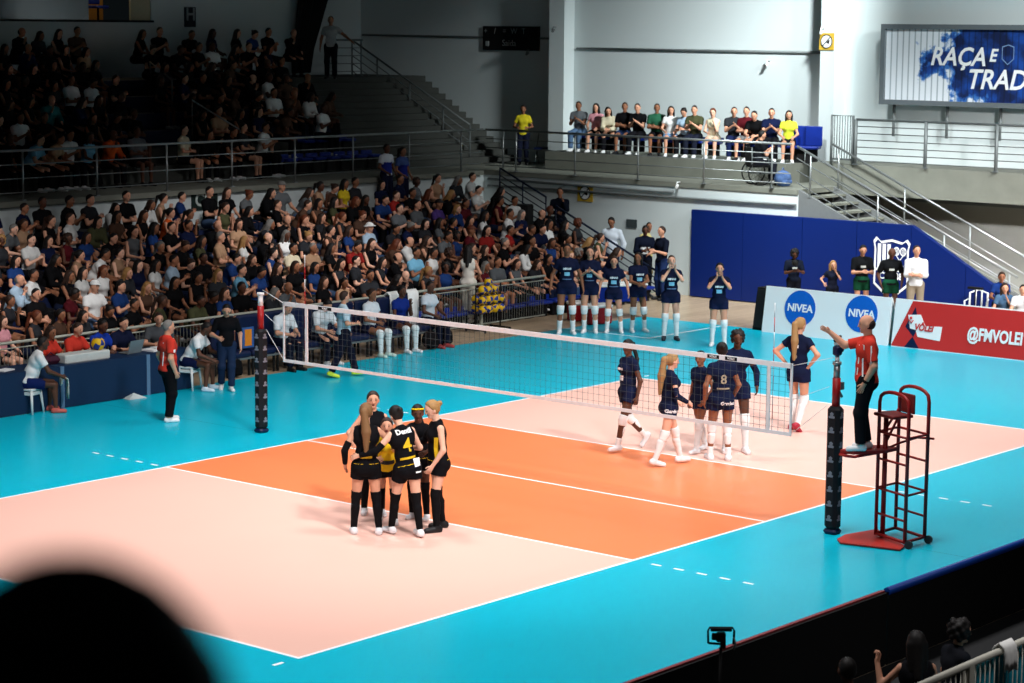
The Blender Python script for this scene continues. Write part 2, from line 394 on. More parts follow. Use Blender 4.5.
ga, gb = pl(0, 22.45, 831, 160)[1] - 9.0, pl(0, 22.45, 852, 160)[1] - 9.0
MB().tube([(0, ga, 0), (0, ga, 1.2), (0, gb, 1.2), (0, gb, 0)], 0.035).tube([(0, ga, .12), (0, gb, .12)], 0.025).build('frame', STEELD, r)
for k in range(7): 
    y = ga + (gb - ga) * (k + 1) / 8; MB().tube([(0, y, .12), (0, y, 1.2)], .014, 6).build('bar', STEELD, r)
# upper stand stair rail
a = pl(0, 22.7, 352, 40); b = pl(0, 22.7, 470, 125)
railing('stair_railing', 'dark stair railing rising diagonally beside the unlit upper stand', [(22.7, b[1], b[2] - 1.05), (22.7, a[1], a[2] - 1.05)], None,
        [(22.7, b[1] + (a[1] - b[1]) * t, b[2] - 1.05 + (a[2] - b[2]) * t) for t in (0, .22, .5, .78, 1)], 4, STEELD, h=1.05)
railing('landing_railing', 'short dark railing on upper landing behind the standing guard', [(21.1, 25.0, TOPZ), (22.6, 25.0, TOPZ)], None, [(21.2, 25.0, TOPZ), (22.55, 25.0, TOPZ)], 4, STEELD, h=1.05)
# rail down the aisle of the upper stand
for (u0, v0, u1, v1, lb) in ((150, 62, 172, 80, 'upper'), (192, 100, 240, 130, 'lower')):
    q0, q1 = pl(1, 24.0 if lb == 'upper' else 21.4, u0, v0), pl(1, 23.0 if lb == 'upper' else 20.6, u1, v1)
    r = emp('aisle_handrail', (q0[0], q0[1], q0[2] - .9), 0, lb + ' of two thin handrails in the aisle of the dark stand', 'handrail')
    w = q1 - q0
    MB().tube([(0, 0, 0), (0, 0, .9), w + (0, 0, .9), w], 0.025).build('rail', STEEL, r)
# blue rail stair at the end of the lower stand
XR = 19.5
def pr(u, v): q = pl(0, XR, u, v); return np.array(q)
for k, (p0, p1, lb) in enumerate(((pr(500, 168), pr(546, 197), 'upper length of navy stair railing beside the top rows of stand'), (pr(556, 206), pr(658, 272), 'lower length of navy stair railing going down to the court floor'))):
    r = emp('stair_railing', (XR, p0[1], p0[2] - 1.0), 0, lb, 'railing')
    d = p1 - p0; e = lambda t, z: np.array([0, d[1] * t, d[2] * t + z])
    MB().tube([e(0, 0.15), e(0, 1.0), e(1, 1.0), e(1, 0.15), e(0, .15)], 0.03).build('frame', NAVYP, r)
    for j in range(4): MB().tube([e(0, 0.3 + j * .17), e(1, 0.3 + j * .17)], 0.016, 6).build('rail_bar', NAVYP, r)
    for t in (0, .5, 1): MB().tube([e(t, 0), e(t, 1.0)], 0.02, 6).build('post', NAVYP, r)
sp = [(11.9, -0.05)]
zl = 0.0
for i in range(13):
    y = 12.6 + i * 0.42; z = max(0.03 * (i + 1), (i + 1) * (2.1 / 13) - .24); sp += [(y, zl), (y, z)]; zl = z
sp += [(18.5, sp[-1][1]), (18.5, -0.05)]
struct(MB().prism(sp, 0, 19.42, 20.58).build('floor', CONC))

# ------------------------------------------------------------------ signs and wall objects
def flat_box(name, m, ax, val, u0, v0, u1, v1, th=0.03, label=None, cat=None, parent=None):
    a, b = pl(ax, val, u0, v0), pl(ax, val, u1, v1); lo = np.minimum(a, b); hi = np.maximum(a, b); lo[ax] = val - th; hi[ax] = val
    o = MB().box(tuple(lo), tuple(hi)).build(name, m, parent); return tag(o, label, cat), (lo + hi) / 2, hi - lo
def nosmoke(val, u0, v0, u1, v1, label):
    o, c, s = flat_box('safety_sign', mat('sign_ochre', (196, 160, 50), 0.6), 0, val, u0, v0, u1, v1, .02, label, 'sign')
    R0 = min(s[1], s[2]) * .42
    d = disc_mb(R0, 28, .003).build('sign_face', DECALW, o); frame(d, (val - .022, c[1], c[2]), *FX)
    d = disc_mb(R0, 28, .004, R0 * .86).build('ring', BLACK, o); frame(d, (val - .025, c[1], c[2]), *FX)
    d = MB().prism([(-R0 * .65, -R0 * .55), (-R0 * .55, -R0 * .65), (R0 * .65, R0 * .55), (R0 * .55, R0 * .65)], 2, 0, .003).build('slash', BLACK, o); frame(d, (val - .028, c[1], c[2]), *FX)
    d = MB().prism([(-.02, -.1 * R0), (.35 * R0, -.35 * R0), (.45 * R0, -.2 * R0), (.1, .05)], 2, 0, .003).build('symbol', BLACK, o); frame(d, (val - .027, c[1], c[2]), *FX)
nosmoke(20.6, 578, 184, 593, 202, 'yellow no smoking sign on white wall beside the stair railing')
nosmoke(23.44, 820, 33, 834, 50, 'orange no smoking sign high on the white pillar')
flat_box('wall_vent', mat('vent_grey', (60, 68, 70), 0.6), 0, 20.6, 627, 219, 637, 228, .03, 'small dark grey square vent on the white lower wall', 'vent')
o, c, s = flat_box('exit_sign', BLACK, 0, 24.38, 484, 26, 540, 51, .05, 'black hanging exit sign high on the grey wall', 'sign')
text('Saida', 0.26, (24.32, c[1] + .05, c[2] - .14), *FX, mat('sign_dim', (150, 155, 155), .7), o)
for k, tx in enumerate(('+', '/', '=', 'W', 'T')): text(tx, 0.24, (24.32, c[1] + .95 - k * .36, c[2] + .2), *FX, mat('sign_dim', (150, 155, 155), .7), o)
flat_box('sign_arrow', mat('sign_dim', (150, 155, 155), .7), 0, 24.32, 486, 41, 489, 46, .02, parent=o)
o, c, s = flat_box('letter_sign', mat('sign_navy', (10, 18, 34), .6), 1, 26.8, 184, 7, 195, 27, .04, 'small dark sign with letter H on wall above the upper stand', 'sign')
text('H', 0.5, (c[0], 26.75, c[2] + .06), *FY, mat('sign_dim', (150, 155, 155), .7), o, bold=.01)
o, c, s = flat_box('section_sign', mat('sign_green', (16, 34, 30), .6), 1, 18.5, 191, 191, 217, 209, .03, 'dark section sign with letters CI behind top row of lower stand', 'sign')
text('CI', 0.42, (c[0] - .12, 18.46, c[2]), *FY, mat('sign_dim2', (190, 200, 195), .7), o, bold=.01)
# small cctv / speaker fittings
def cctv(loc, label, m=WHITE):
    r = emp('security_camera', loc, 0, label, 'camera')
    MB().tube([(0, 0, 0), (-.12, 0, 0), (-.16, 0, -.08)], .018).build('bracket', m, r)
    MB().tube([(-.06, .03, -.08), (-.2, -.04, -.12)], .04, 10).build('housing', m, r)
cctv(pl(0, 23.98, 770, 60), 'white security camera on the wall above gallery spectators')
cctv(pl(0, 23.44, 824, 28), 'white security camera mounted above the orange sign on pillar')
cctv(pl(0, 20.58, 680, 182), 'white floodlight fitting at end of grey pipe under gallery')
cctv(pl(0, 24.38, 530, 50), 'dark fitting hanging below the black exit sign', STEELD)
cctv(pl(0, 23.5, 556, 27), 'dark fitting on the pillar right of the exit sign', STEELD)

# ------------------------------------------------------------------ billboard
def splash_mat():
    m = bpy.data.materials.new('poster'); m.use_nodes = True; nt = m.node_tree; b = nt.nodes['Principled BSDF']
    tc = nt.nodes.new('ShaderNodeTexCoord'); N = nt.nodes.new; L = nt.links.new
    nz = N('ShaderNodeTexNoise'); nz.inputs['Scale'].default_value = 1.3; nz.inputs['Detail'].default_value = 9; nz.inputs['Roughness'].default_value = .65
    L(tc.outputs['Object'], nz.inputs['Vector'])
    sx = N('ShaderNodeSeparateXYZ'); L(tc.outputs['Object'], sx.inputs[0])
    def math_(op, a, b_=None, v=None):
        n = N('ShaderNodeMath'); n.operation = op
        for i, q in enumerate((a, b_)):
            if q is None: continue
            if isinstance(q, (int, float)): n.inputs[i].default_value = q
            else: L(q, n.inputs[i])
        return n.outputs[0]
    # object x runs along the board from its left edge; blue starts near 1.0 m
    t = math_('MULTIPLY', math_('SUBTRACT', sx.outputs[0], .55), .75)
    zz = math_('MULTIPLY', math_('ABSOLUTE', math_('SUBTRACT', sx.outputs[1], 0.15)), -0.9)
    t2 = math_('ADD', math_('ADD', t, zz), math_('MULTIPLY', math_('SUBTRACT', nz.outputs[0], .5), 3.6))
    cr = N('ShaderNodeValToRGB'); cr.color_ramp.elements[0].position = 0.25; cr.color_ramp.elements[0].color = lin((226, 232, 238))
    cr.color_ramp.elements[1].position = 0.62; cr.color_ramp.elements[1].color = lin((14, 66, 150))
    e = cr.color_ramp.elements.new(0.42); e.color = lin((60, 120, 190))
    L(t2, cr.inputs[0])
    n2 = N('ShaderNodeTexNoise'); n2.inputs['Scale'].default_value = 2.3; n2.inputs['Detail'].default_value = 6; L(tc.outputs['Object'], n2.inputs['Vector'])
    cr2 = N('ShaderNodeValToRGB'); cr2.color_ramp.elements[0].position = .42; cr2.color_ramp.elements[0].color = (0.02, 0.03, 0.06, 1); cr2.color_ramp.elements[1].position = .62; cr2.color_ramp.elements[1].color = (1, 1, 1, 1)
    L(n2.outputs[0], cr2.inputs[0])
    mk = math_('GREATER_THAN', t2, 0.6)
    mx = N('ShaderNodeMix'); mx.data_type = 'RGBA'; mx.blend_type = 'MULTIPLY'; L(math_('MULTIPLY', mk, .85), mx.inputs[0]); L(cr.outputs[0], mx.inputs[6]); L(cr2.outputs[0], mx.inputs[7])
    wv = N('ShaderNodeTexWave'); wv.inputs['Scale'].default_value = 1.9; wv.inputs['Distortion'].default_value = 0; L(tc.outputs['Object'], wv.inputs['Vector'])
    cr3 = N('ShaderNodeValToRGB'); cr3.color_ramp.elements[0].position = .02; cr3.color_ramp.elements[0].color = (.45, .5, .52, 1); cr3.color_ramp.elements[1].position = .22; cr3.color_ramp.elements[1].color = (1, 1, 1, 1)
    L(wv.outputs[0], cr3.inputs[0])
    m2 = N('ShaderNodeMix'); m2.data_type = 'RGBA'; m2.blend_type = 'MULTIPLY'; m2.inputs[0].default_value = 1; L(mx.outputs[2], m2.inputs[6]); L(cr3.outputs[0], m2.inputs[7])
    L(m2.outputs[2], b.inputs['Base Color']); b.inputs['Roughness'].default_value = .6
    return m
BX = 23.6
tl, bl = pl(0, BX, 884, 24), pl(0, BX, 883, 104)
y0, y1, z0, z1 = 0.2, tl[1], bl[2], tl[2]
r = emp('billboard', (BX, y1, (z0 + z1) / 2), 0, 'large framed billboard with white brush lettering on blue powder splash', 'billboard')
hz = (z1 - z0) / 2; wd = y1 - y0
face = MB().box((0, -hz + .1, -.02), (wd - .1, hz - .1, 0)).build('poster', splash_mat(), r); frame(face, (-.05, -.1, 0), *FX)
for nm, lo, hi in (('frame', (-.14, -wd, hz - .12), (.1, 0, hz)), ('frame', (-.14, -wd, -hz), (.1, 0, -hz + .12)), ('frame', (-.14, -.12, -hz + .12), (.1, 0, hz - .12)), ('back_panel', (0, -wd, -hz), (.1, 0, hz))):
    MB().box(lo, hi).build(nm, mat('bb_frame', (96, 104, 108), .6), r)
for yy in (-.25, -1.75, -3.2): MB().tube([(.2, yy, -hz - .8), (.2, yy, -hz)], .04).build('strut', STEELD, r)
def bbt(t, size, u, v, sx=1.0): 
    q = pl(0, BX - .06, u, v); text(t, size, (-.06, q[1] - y1, q[2] - (z0 + z1) / 2), *FX, DECALW, r, align='LEFT', bold=.012, shear=.25, sx=sx)
bbt('RAÇA', .62, 930, 57, .92); bbt('E', .42, 989, 56, .9); bbt('TRADIÇÃO', .66, 966, 80, .92)
q = pl(0, BX - .06, 1008, 55)
sh = [(-.16, .2), (0, .25), (.16, .2), (.16, -.1), (0, -.24), (-.16, -.1)]
mb = MB()
for i in range(6): j = (i + 1) % 6; mb.prism([sh[i], sh[j], tuple(.9 * c for c in sh[j]), tuple(.9 * c for c in sh[i])], 2, 0, .004)
o = mb.build('crest_outline', mat('outline', (120, 150, 190), .6), r); frame(o, (-.06, q[1] - y1, q[2] - (z0 + z1) / 2), *FX)
# ------------------------------------------------------------------ human figures: signed distance body, surface nets
def surface_nets(f, org, h):
    ins = f < 0
    c = [ins[i:ins.shape[0] - 1 + i, j:ins.shape[1] - 1 + j, k:ins.shape[2] - 1 + k] for i in (0, 1) for j in (0, 1) for k in (0, 1)]
    allv = c[0].copy(); anyv = c[0].copy()
    for q in c[1:]: allv &= q; anyv |= q
    mask = anyv & ~allv
    idx = -np.ones(mask.shape, np.int64); pts = np.argwhere(mask); n = len(pts)
    if n == 0: return np.zeros((0, 3)), np.zeros((0, 4), int)
    idx[mask] = np.arange(n)
    I, J, K = pts.T; acc = np.zeros((n, 3)); cnt = np.zeros(n)
    cor = [(i, j, k) for i in (0, 1) for j in (0, 1) for k in (0, 1)]
    val = {q: f[I + q[0], J + q[1], K + q[2]] for q in cor}
    for a in cor:
        for ax in range(3):
            if a[ax]: continue
            b = list(a); b[ax] = 1; b = tuple(b); fa, fb = val[a], val[b]
            m = (fa < 0) != (fb < 0); t = np.where(m, fa / np.where(m, fa - fb, 1), 0)
            p = np.tile(np.array(a, float), (n, 1)); p[:, ax] += t
            acc += p * m[:, None]; cnt += m
    V = (acc / cnt[:, None] + pts) * h + org
    F = []
    for ax in range(3):
        o1, o2 = (ax + 1) % 3, (ax + 2) % 3
        sl0 = [slice(None)] * 3; sl1 = [slice(None)] * 3
        sl0[ax] = slice(0, -1); sl1[ax] = slice(1, None)
        A, B = ins[tuple(sl0)], ins[tuple(sl1)]
        e = np.argwhere(A != B)
        ok = (e[:, o1] > 0) & (e[:, o2] > 0) & (e[:, o1] < f.shape[o1] - 1) & (e[:, o2] < f.shape[o2] - 1)
        e = e[ok]
        if not len(e): continue
        d1 = np.zeros(3, int); d1[o1] = 1; d2 = np.zeros(3, int); d2[o2] = 1
        g = lambda q: idx[q[:, 0], q[:, 1], q[:, 2]]
        quad = np.stack([g(e - d1 - d2), g(e - d2), g(e), g(e - d1)], 1)
        fl = ~A[tuple(e.T)]; quad[fl] = quad[fl][:, ::-1]; F.append(quad)
    return V, np.concatenate(F)
def sdf_mesh(prims, h, k=0.03, planes=()):
    """prims: (a, b, ra, rb, t0, t1) tapered capsules, t0/t1 None or flat cuts; ('e', c, R, radii) ellipsoids"""
    lo = np.full(3, 1e9); hi = -lo
    for p in prims:
        if p[0] is 'e' or (isinstance(p[0], str)): c = p[1]; r = max(p[3]); lo = np.minimum(lo, c - r); hi = np.maximum(hi, c + r)
        else:
            r = max(p[2], p[3]); lo = np.minimum(lo, np.minimum(p[0], p[1]) - r); hi = np.maximum(hi, np.maximum(p[0], p[1]) + r)
    lo = lo - 2.5 * h; hi = hi + 2.5 * h
    n = np.ceil((hi - lo) / h).astype(int) + 1
    f = np.full(tuple(n), 0.3, np.float32)
    ax = [lo[i] + h * np.arange(n[i]) for i in range(3)]
    for p in prims:
        mg = k + 2.5 * h
        if isinstance(p[0], str): r = max(p[3]); a, b = p[1] - r - mg, p[1] + r + mg
        else: r = max(p[2], p[3]); a, b = np.minimum(p[0], p[1]) - r - mg, np.maximum(p[0], p[1]) + r + mg
        i0 = np.clip(np.floor((a - lo) / h).astype(int), 0, n); i1 = np.clip(np.ceil((b - lo) / h).astype(int) + 1, 0, n)
        sl = tuple(slice(i0[i], i1[i]) for i in range(3))
        X = np.stack(np.meshgrid(*[ax[i][sl[i]] for i in range(3)], indexing='ij'), -1)
        if isinstance(p[0], str):
            q = (X - p[1]) @ p[2]; q0 = np.linalg.norm(q / p[3], axis=-1); q1 = np.linalg.norm(q / (np.array(p[3]) ** 2), axis=-1)
            d = q0 * (q0 - 1) / np.maximum(q1, 1e-6)
            if len(p) > 4 and p[4] is not None: d = np.maximum(d, (X - p[1]) @ p[4][0] - p[4][1])
        else:
            A, B, ra, rb = p[:4]; ba = B - A; L2 = ba @ ba + 1e-9; t = ((X - A) @ ba) / L2; tc = np.clip(t, 0, 1)
            d = np.linalg.norm(X - A - tc[..., None] * ba, axis=-1) - (ra + (rb - ra) * tc)
            L = math.sqrt(L2)
            if len(p) > 4 and p[4] is not None: d = np.maximum(d, (p[4] - t) * L)
            if len(p) > 5 and p[5] is not None: d = np.maximum(d, (t - p[5]) * L)
        g = f[sl]; kk = max(k, 1e-4); hh = np.clip(0.5 + 0.5 * (g - d) / kk, 0, 1)
        f[sl] = g * (1 - hh) + d * hh - kk * hh * (1 - hh)
    if planes:
        X = np.stack(np.meshgrid(*ax, indexing='ij'), -1)
        for c, nrm in planes: f = np.maximum(f, (X - c) @ nrm)
    return surface_nets(f, lo, h)
def ik(a, t, l1, l2, pole):
    d = t - a; L = np.linalg.norm(d); d = d / (L + 1e-9); L = min(L, (l1 + l2) * .998); L = max(L, abs(l1 - l2) + .02); t = a + d * L
    x = (l1 * l1 - l2 * l2 + L * L) / (2 * L); hgt = math.sqrt(max(l1 * l1 - x * x, 0))
    pp = np.array(pole, float); pp = pp - d * (pp @ d); pp /= np.linalg.norm(pp) + 1e-9
    return a + d * x + pp * hgt, t
V3 = lambda *a: np.array(a, float)
def skeleton(P, H, sex):
    s = H / 1.75; D = math.radians; J = {'s': s}
    pel = V3(P.get('px', 0), P.get('py', 0), P.get('pz', .93)) * s
    R1 = rotx(D(P.get('side', 0))) @ roty(D(P.get('lean', 0))) @ rotz(D(P.get('hip', 0)))
    R2 = rotz(D(P.get('twist', 0))) @ rotx(D(P.get('side2', P.get('side', 0)))) @ roty(D(P.get('lean', 0) + P.get('lean2', 0)))
    wa = pel + R1 @ V3(0, 0, .16) * s; ch = wa + R2 @ V3(0, 0, .2) * s; nb = wa + R2 @ V3(-.01, 0, .365) * s
    sw = (.152 if sex == 'f' else .176)
    Rh = R2 @ rotz(D(P.get('hy', 0))) @ roty(D(P.get('hp', 0) - (P.get('lean', 0) + P.get('lean2', 0)) * .7))
    hd = nb + R2 @ V3(.018, 0, .065) * s + Rh @ V3(.012, 0, .1) * s
    J.update(pel=pel, R1=R1, R2=R2, waist=wa, chest=ch, nb=nb, hd=hd, Rh=Rh, sex=sex)
    for c, sg in (('l', 1), ('r', -1)):
        sh = nb + R2 @ V3(0, sg * sw, -.072) * s; w = np.array(P.get('h' + c, (.03, .07, -.51)), float); w = w * V3(1, sg, 1)
        po = np.array(P.get('e' + c, (-.6, .5, -.3)), float) * V3(1, sg, 1)
        el, wr = ik(sh, sh + w * s, .285 * s, .25 * s, po)
        J['sh' + c], J['el' + c], J['wr' + c] = sh, el, wr
        hd_ = P.get('d' + c); fd = (wr - el) / (np.linalg.norm(wr - el) + 1e-9)
        J['hdir' + c] = fd if hd_ is None else (lambda q: q / np.linalg.norm(q))(np.array(hd_, float) * V3(1, sg, 1))
        hp = pel + R1 @ V3(0, sg * .09, -.02) * s
        an = np.array(P.get('f' + c, (.0, .11, .085)), float) * V3(1, sg, 1) * s
        kn, an = ik(hp, an, .423 * s, .41 * s, np.array(P.get('k' + c, (1, .08, 0)), float) * V3(1, sg, 1))
        fp = D(P.get('p' + c, 0)); fy = D(P.get('y' + c, 8)) * sg
        fd = rotz(fy) @ roty(fp) @ V3(1, 0, 0); fu = rotz(fy) @ roty(fp) @ V3(0, 0, 1)
        J['hip' + c], J['kn' + c], J['an' + c] = hp, kn, an
        J['heel' + c] = an - fd * .035 * s - fu * .045 * s; J['toe' + c] = an + fd * .15 * s - fu * .055 * s
        J['fd' + c], J['fu' + c] = fd, fu
    return J
def segs(J, b=1.0):
    s = J['s']; R1, R2 = J['R1'], J['R2']; f = J['sex'] == 'f'; S = {}
    pel, wa, ch, nb = J['pel'], J['waist'], J['chest'], J['nb']
    r = lambda x: x * s * b
    S['hips'] = [(pel + R1 @ V3(0, .07, -.02) * s, pel + R1 @ V3(0, -.07, -.02) * s, r(.108), r(.108)),
                 (pel + R1 @ V3(-.04, .065, -.045) * s, pel + R1 @ V3(-.04, -.065, -.045) * s, r(.09), r(.09))]
    S['torso'] = [(pel + R1 @ V3(0, 0, .02) * s, wa, r(.12), r(.1 if f else .112)), (wa + R1 @ V3(0, .035, 0) * s, wa + R1 @ V3(0, -.035, 0) * s, r(.092 if f else .105), r(.092 if f else .105)),
                  (wa, ch, r(.1), r(.115)), (ch + R2 @ V3(0, .065, 0) * s, ch + R2 @ V3(0, -.065, 0) * s, r(.098 if f else .108), r(.098 if f else .108)),
                  (nb + R2 @ V3(0, .1, -.1) * s, nb + R2 @ V3(0, -.1, -.1) * s, r(.07), r(.07)),
                  (nb + R2 @ V3(-.01, .03, -.035) * s, J['shl'], r(.052), r(.042)), (nb + R2 @ V3(-.01, -.03, -.035) * s, J['shr'], r(.052), r(.042)), (nb + R2 @ V3(-.01, .0, -.03) * s, ch, r(.062), r(.09))]
    if f: S['torso'] += [(ch + R2 @ V3(.075, q * .062, .0) * s,) * 2 + (r(.058), r(.058)) for q in (1, -1)]
    for c in 'lr':
        S['uarm' + c] = (J['sh' + c], J['el' + c], r(.045 if f else .052), r(.036 if f else .042))
        S['farm' + c] = (J['el' + c], J['wr' + c], r(.040 if f else .046), r(.025 if f else .029))
        S['thigh' + c] = (J['hip' + c], J['kn' + c], r(.092 if f else .09), r(.056))
        mid = J['kn' + c] * .68 + J['an' + c] * .32
        S['shin' + c] = (J['kn' + c], J['an' + c], r(.056), r(.036))
        bk = np.cross(J['an' + c] - J['kn' + c], np.cross(J['kn' + c] - J['hip' + c], J['an' + c] - J['kn' + c])); 
        dn = (J['an' + c] - J['kn' + c]); dn = dn / np.linalg.norm(dn); q = -J['fd' + c]; q = q - dn * (q @ dn); q /= np.linalg.norm(q) + 1e-9
        S['calf' + c] = (mid + q * .018 * s, mid + q * .01 * s + dn * .1 * s, r(.05), r(.04))
        S['foot' + c] = [(J['heel' + c], J['toe' + c], r(.036), r(.03)), (J['an' + c], J['heel' + c], r(.036), r(.035))]
    hd, Rh = J['hd'], J['Rh']; hs = s ** .5 * 1.04
    S['neck'] = (nb - R2 @ V3(0, 0, .02) * s, hd + Rh @ V3(-.02, 0, -.05) * s, r(.052), r(.05))
    S['head'] = [('e', hd + Rh @ V3(-.004, 0, .022) * hs, Rh, (.095 * hs, .075 * hs, .098 * hs)),
                 (hd + Rh @ V3(.03, 0, -.05) * hs, hd + Rh @ V3(.048, 0, -.078) * hs, .052 * hs, .03 * hs)]
    S['nose'] = (hd + Rh @ V3(.082, 0, .01) * hs, hd + Rh @ V3(.1, 0, -.025) * hs, .009, .013)
    S['ears'] = [('e', hd + Rh @ V3(-.005, q * .076, -.005) * hs, Rh, (.022, .011, .032)) for q in (1, -1)]
    return S
def fingers(J, c, mb_v, mb_f, grip=.35, hs=1.0, nseg=3, nn=5):
    s = J['s'] ** .5; sg = 1 if c == 'l' else -1; W, Dn = J['wr' + c], J['hdir' + c]
    fa = J['wr' + c] - J['el' + c]; ref = V3(0, sg * 1., 0) if abs(Dn[2]) > .5 else V3(0, 0, -1.)
    S_ = np.cross(ref, Dn); 
    if abs(Dn[2]) > .5: S_ = V3(1, 0, 0) - Dn * Dn[0]         # thumbs forward when hanging
    else: S_ = V3(0, -sg * .5, .8); S_ = S_ - Dn * (S_ @ Dn)
    S_ /= np.linalg.norm(S_) + 1e-9; N = np.cross(S_, Dn) * (1 if c == 'l' else -1) * -1.0
    m = MB()
    for i in range(4):
        o = (.030 - .020 * i); L = (.068, .076, .07, .056)[i] * s; b = W + Dn * .075 * s + S_ * o * s; pts = [b]; d = Dn + S_ * (o * 2.2)
        for q in range(nseg):
            a = grip * (q + .4); dd = d * math.cos(a) + N * math.sin(a); dd /= np.linalg.norm(dd); pts.append(pts[-1] + dd * L / nseg)
        m.tube(pts, [.0095 * s, .009 * s, .0085 * s, .0065 * s][:nseg + 1], nn)
    d = Dn * .65 + S_ * .75 + N * .2; d /= np.linalg.norm(d); b = W + Dn * .025 * s + S_ * .024 * s
    m.tube([b, b + d * .03 * s, b + (d * .8 + Dn * .35) * .06 * s], [.012 * s, .0105 * s, .008 * s], nn)
    n0 = len(mb_v); mb_v += m.v; mb_f += [tuple(i + n0 for i in f) for f in m.f]
    return S_
def palm(J, c):
    s = J['s'] ** .5; W, Dn = J['wr' + c], J['hdir' + c]
    if abs(Dn[2]) > .5: S_ = V3(1, 0, 0) - Dn * Dn[0]
    else: S_ = V3(0, -(1 if c == 'l' else -1) * .5, .8); S_ = S_ - Dn * (S_ @ Dn)
    S_ /= np.linalg.norm(S_) + 1e-9
    return [(W + Dn * .025 * s + S_ * .014 * s, W + Dn * .075 * s + S_ * .022 * s, .017 * s, .0155 * s), (W + Dn * .025 * s - S_ * .012 * s, W + Dn * .072 * s - S_ * .022 * s, .017 * s, .0145 * s),
            (W + Dn * .04 * s, W + Dn * .07 * s, .019 * s, .017 * s)]
def body_mesh(J, S, h):
    pr = S['hips'] + S['torso'] + [S['neck']] + S['head'] + [S['nose']] + S['ears']
    for c in 'lr': pr += [S['uarm' + c], S['farm' + c], S['thigh' + c], S['shin' + c], S['calf' + c]] + S['foot' + c] + palm(J, c)
    # legs and arms are blended separately from the trunk so that limbs do not melt together
    V, F = sdf_mesh(pr, h, .022)
    v = [tuple(x) for x in V]; f = [tuple(int(i) for i in q) for q in F]
    return v, f
def mesh_obj(name, v, f, m, parent=None):
    me = bpy.data.meshes.new(name); me.from_pydata(v, [], f); me.materials.append(m)
    me.polygons.foreach_set('use_smooth', [True] * len(me.polygons)); me.update()
    o = bpy.data.objects.new(name, me); COL.objects.link(o)
    if parent is not None: o.parent = parent
    return o
def inf(p, d, t0=None, t1=None):
    if isinstance(p[0], str): return ('e', p[1], p[2], tuple(x + d for x in p[3]))
    return (p[0], p[1], p[2] + d, p[3] + d, t0, t1)
def hair_prims(J, style, d=.012):
    hd, Rh = J['hd'], J['Rh']; hs = J['s'] ** .5; R2 = J['R2']
    c = hd + Rh @ V3(-.008, 0, .026) * hs
    cut = (Rh @ V3(.86, 0, -.51), .030 * hs)
    base = ('e', c, Rh, (.1 * hs + d, .078 * hs + d, .1 * hs + d), cut)
    pr = [base]; P = lambda x, y, z: hd + Rh @ V3(x, y, z) * hs
    Q = lambda x, y, z: J['nb'] + R2 @ V3(x, y, z) * J['s']
    if style == 'short': base = ('e', c, Rh, (.1 * hs + d * .6, .078 * hs + d * .5, .1 * hs + d * .8), (Rh @ V3(.80, 0, -.6), .012)); pr = [base]
    if style == 'bald': pr = [('e', c + Rh @ V3(-.01, 0, -.02), Rh, (.1 * hs + .004, .078 * hs + .006, .085 * hs), (Rh @ V3(.6, 0, .4), .0))]
    if style == 'bun': pr += [(P(-.11, 0, .05), P(-.125, 0, .055), .038, .036)]
    if style == 'pony': pr += [(P(-.09, 0, .06), P(-.15, 0, .04), .028, .034), (P(-.15, 0, .04), Q(-.15, 0, -.03), .036, .03), (Q(-.15, 0, -.03), Q(-.155, .0, -.22), .034, .014)]
    if style == 'ponylong': pr += [(P(-.09, 0, .06), P(-.14, 0, .03), .03, .04), (P(-.14, 0, .03), Q(-.14, 0, -.06), .048, .062), (Q(-.14, 0, -.06), Q(-.155, .0, -.34), .062, .026)]
    if style == 'long': pr += [(P(-.05, .055, .0), Q(-.07, .07, -.1), .05, .03), (P(-.05, -.055, .0), Q(-.07, -.07, -.1), .05, .03), (P(-.07, 0, 0), Q(-.12, 0, -.16), .06, .04),
                               (P(.0, .07, .0), Q(.03, .09, -.12), .026, .022), (P(.0, -.07, .0), Q(.03, -.09, -.12), .026, .022)]
    if style == 'curly':
        for i in range(30):
            a = i * 2.4; zz = .125 - .0065 * i; rr = math.sqrt(max(.0, 1 - ((zz - .02) / .13) ** 2)) * .1
            x, y = -.03 + rr * math.cos(a), rr * .9 * math.sin(a)
            if x > .05 and zz < .07: continue
            pr.append((P(x, y, zz),) * 2 + (.029, .029))
    if style == 'cap': pr = [('e', c, Rh, (.105 * hs + d, .083 * hs + d, .1 * hs + d), (Rh @ V3(.1, 0, -1.), -.01)), (P(.085, .03, .065), P(.15, .02, .05), .012, .008), (P(.085, -.03, .065), P(.15, -.02, .05), .012, .008), (P(.09, 0, .065), P(.165, 0, .052), .013, .008)]
    if style == 'hat': pr = [('e', c, Rh, (.105 * hs + d, .083 * hs + d, .1 * hs + d), (Rh @ V3(0, 0, -1.), -.01)), ('e', P(0, 0, .04), Rh, (.16, .15, .02))]
    return pr
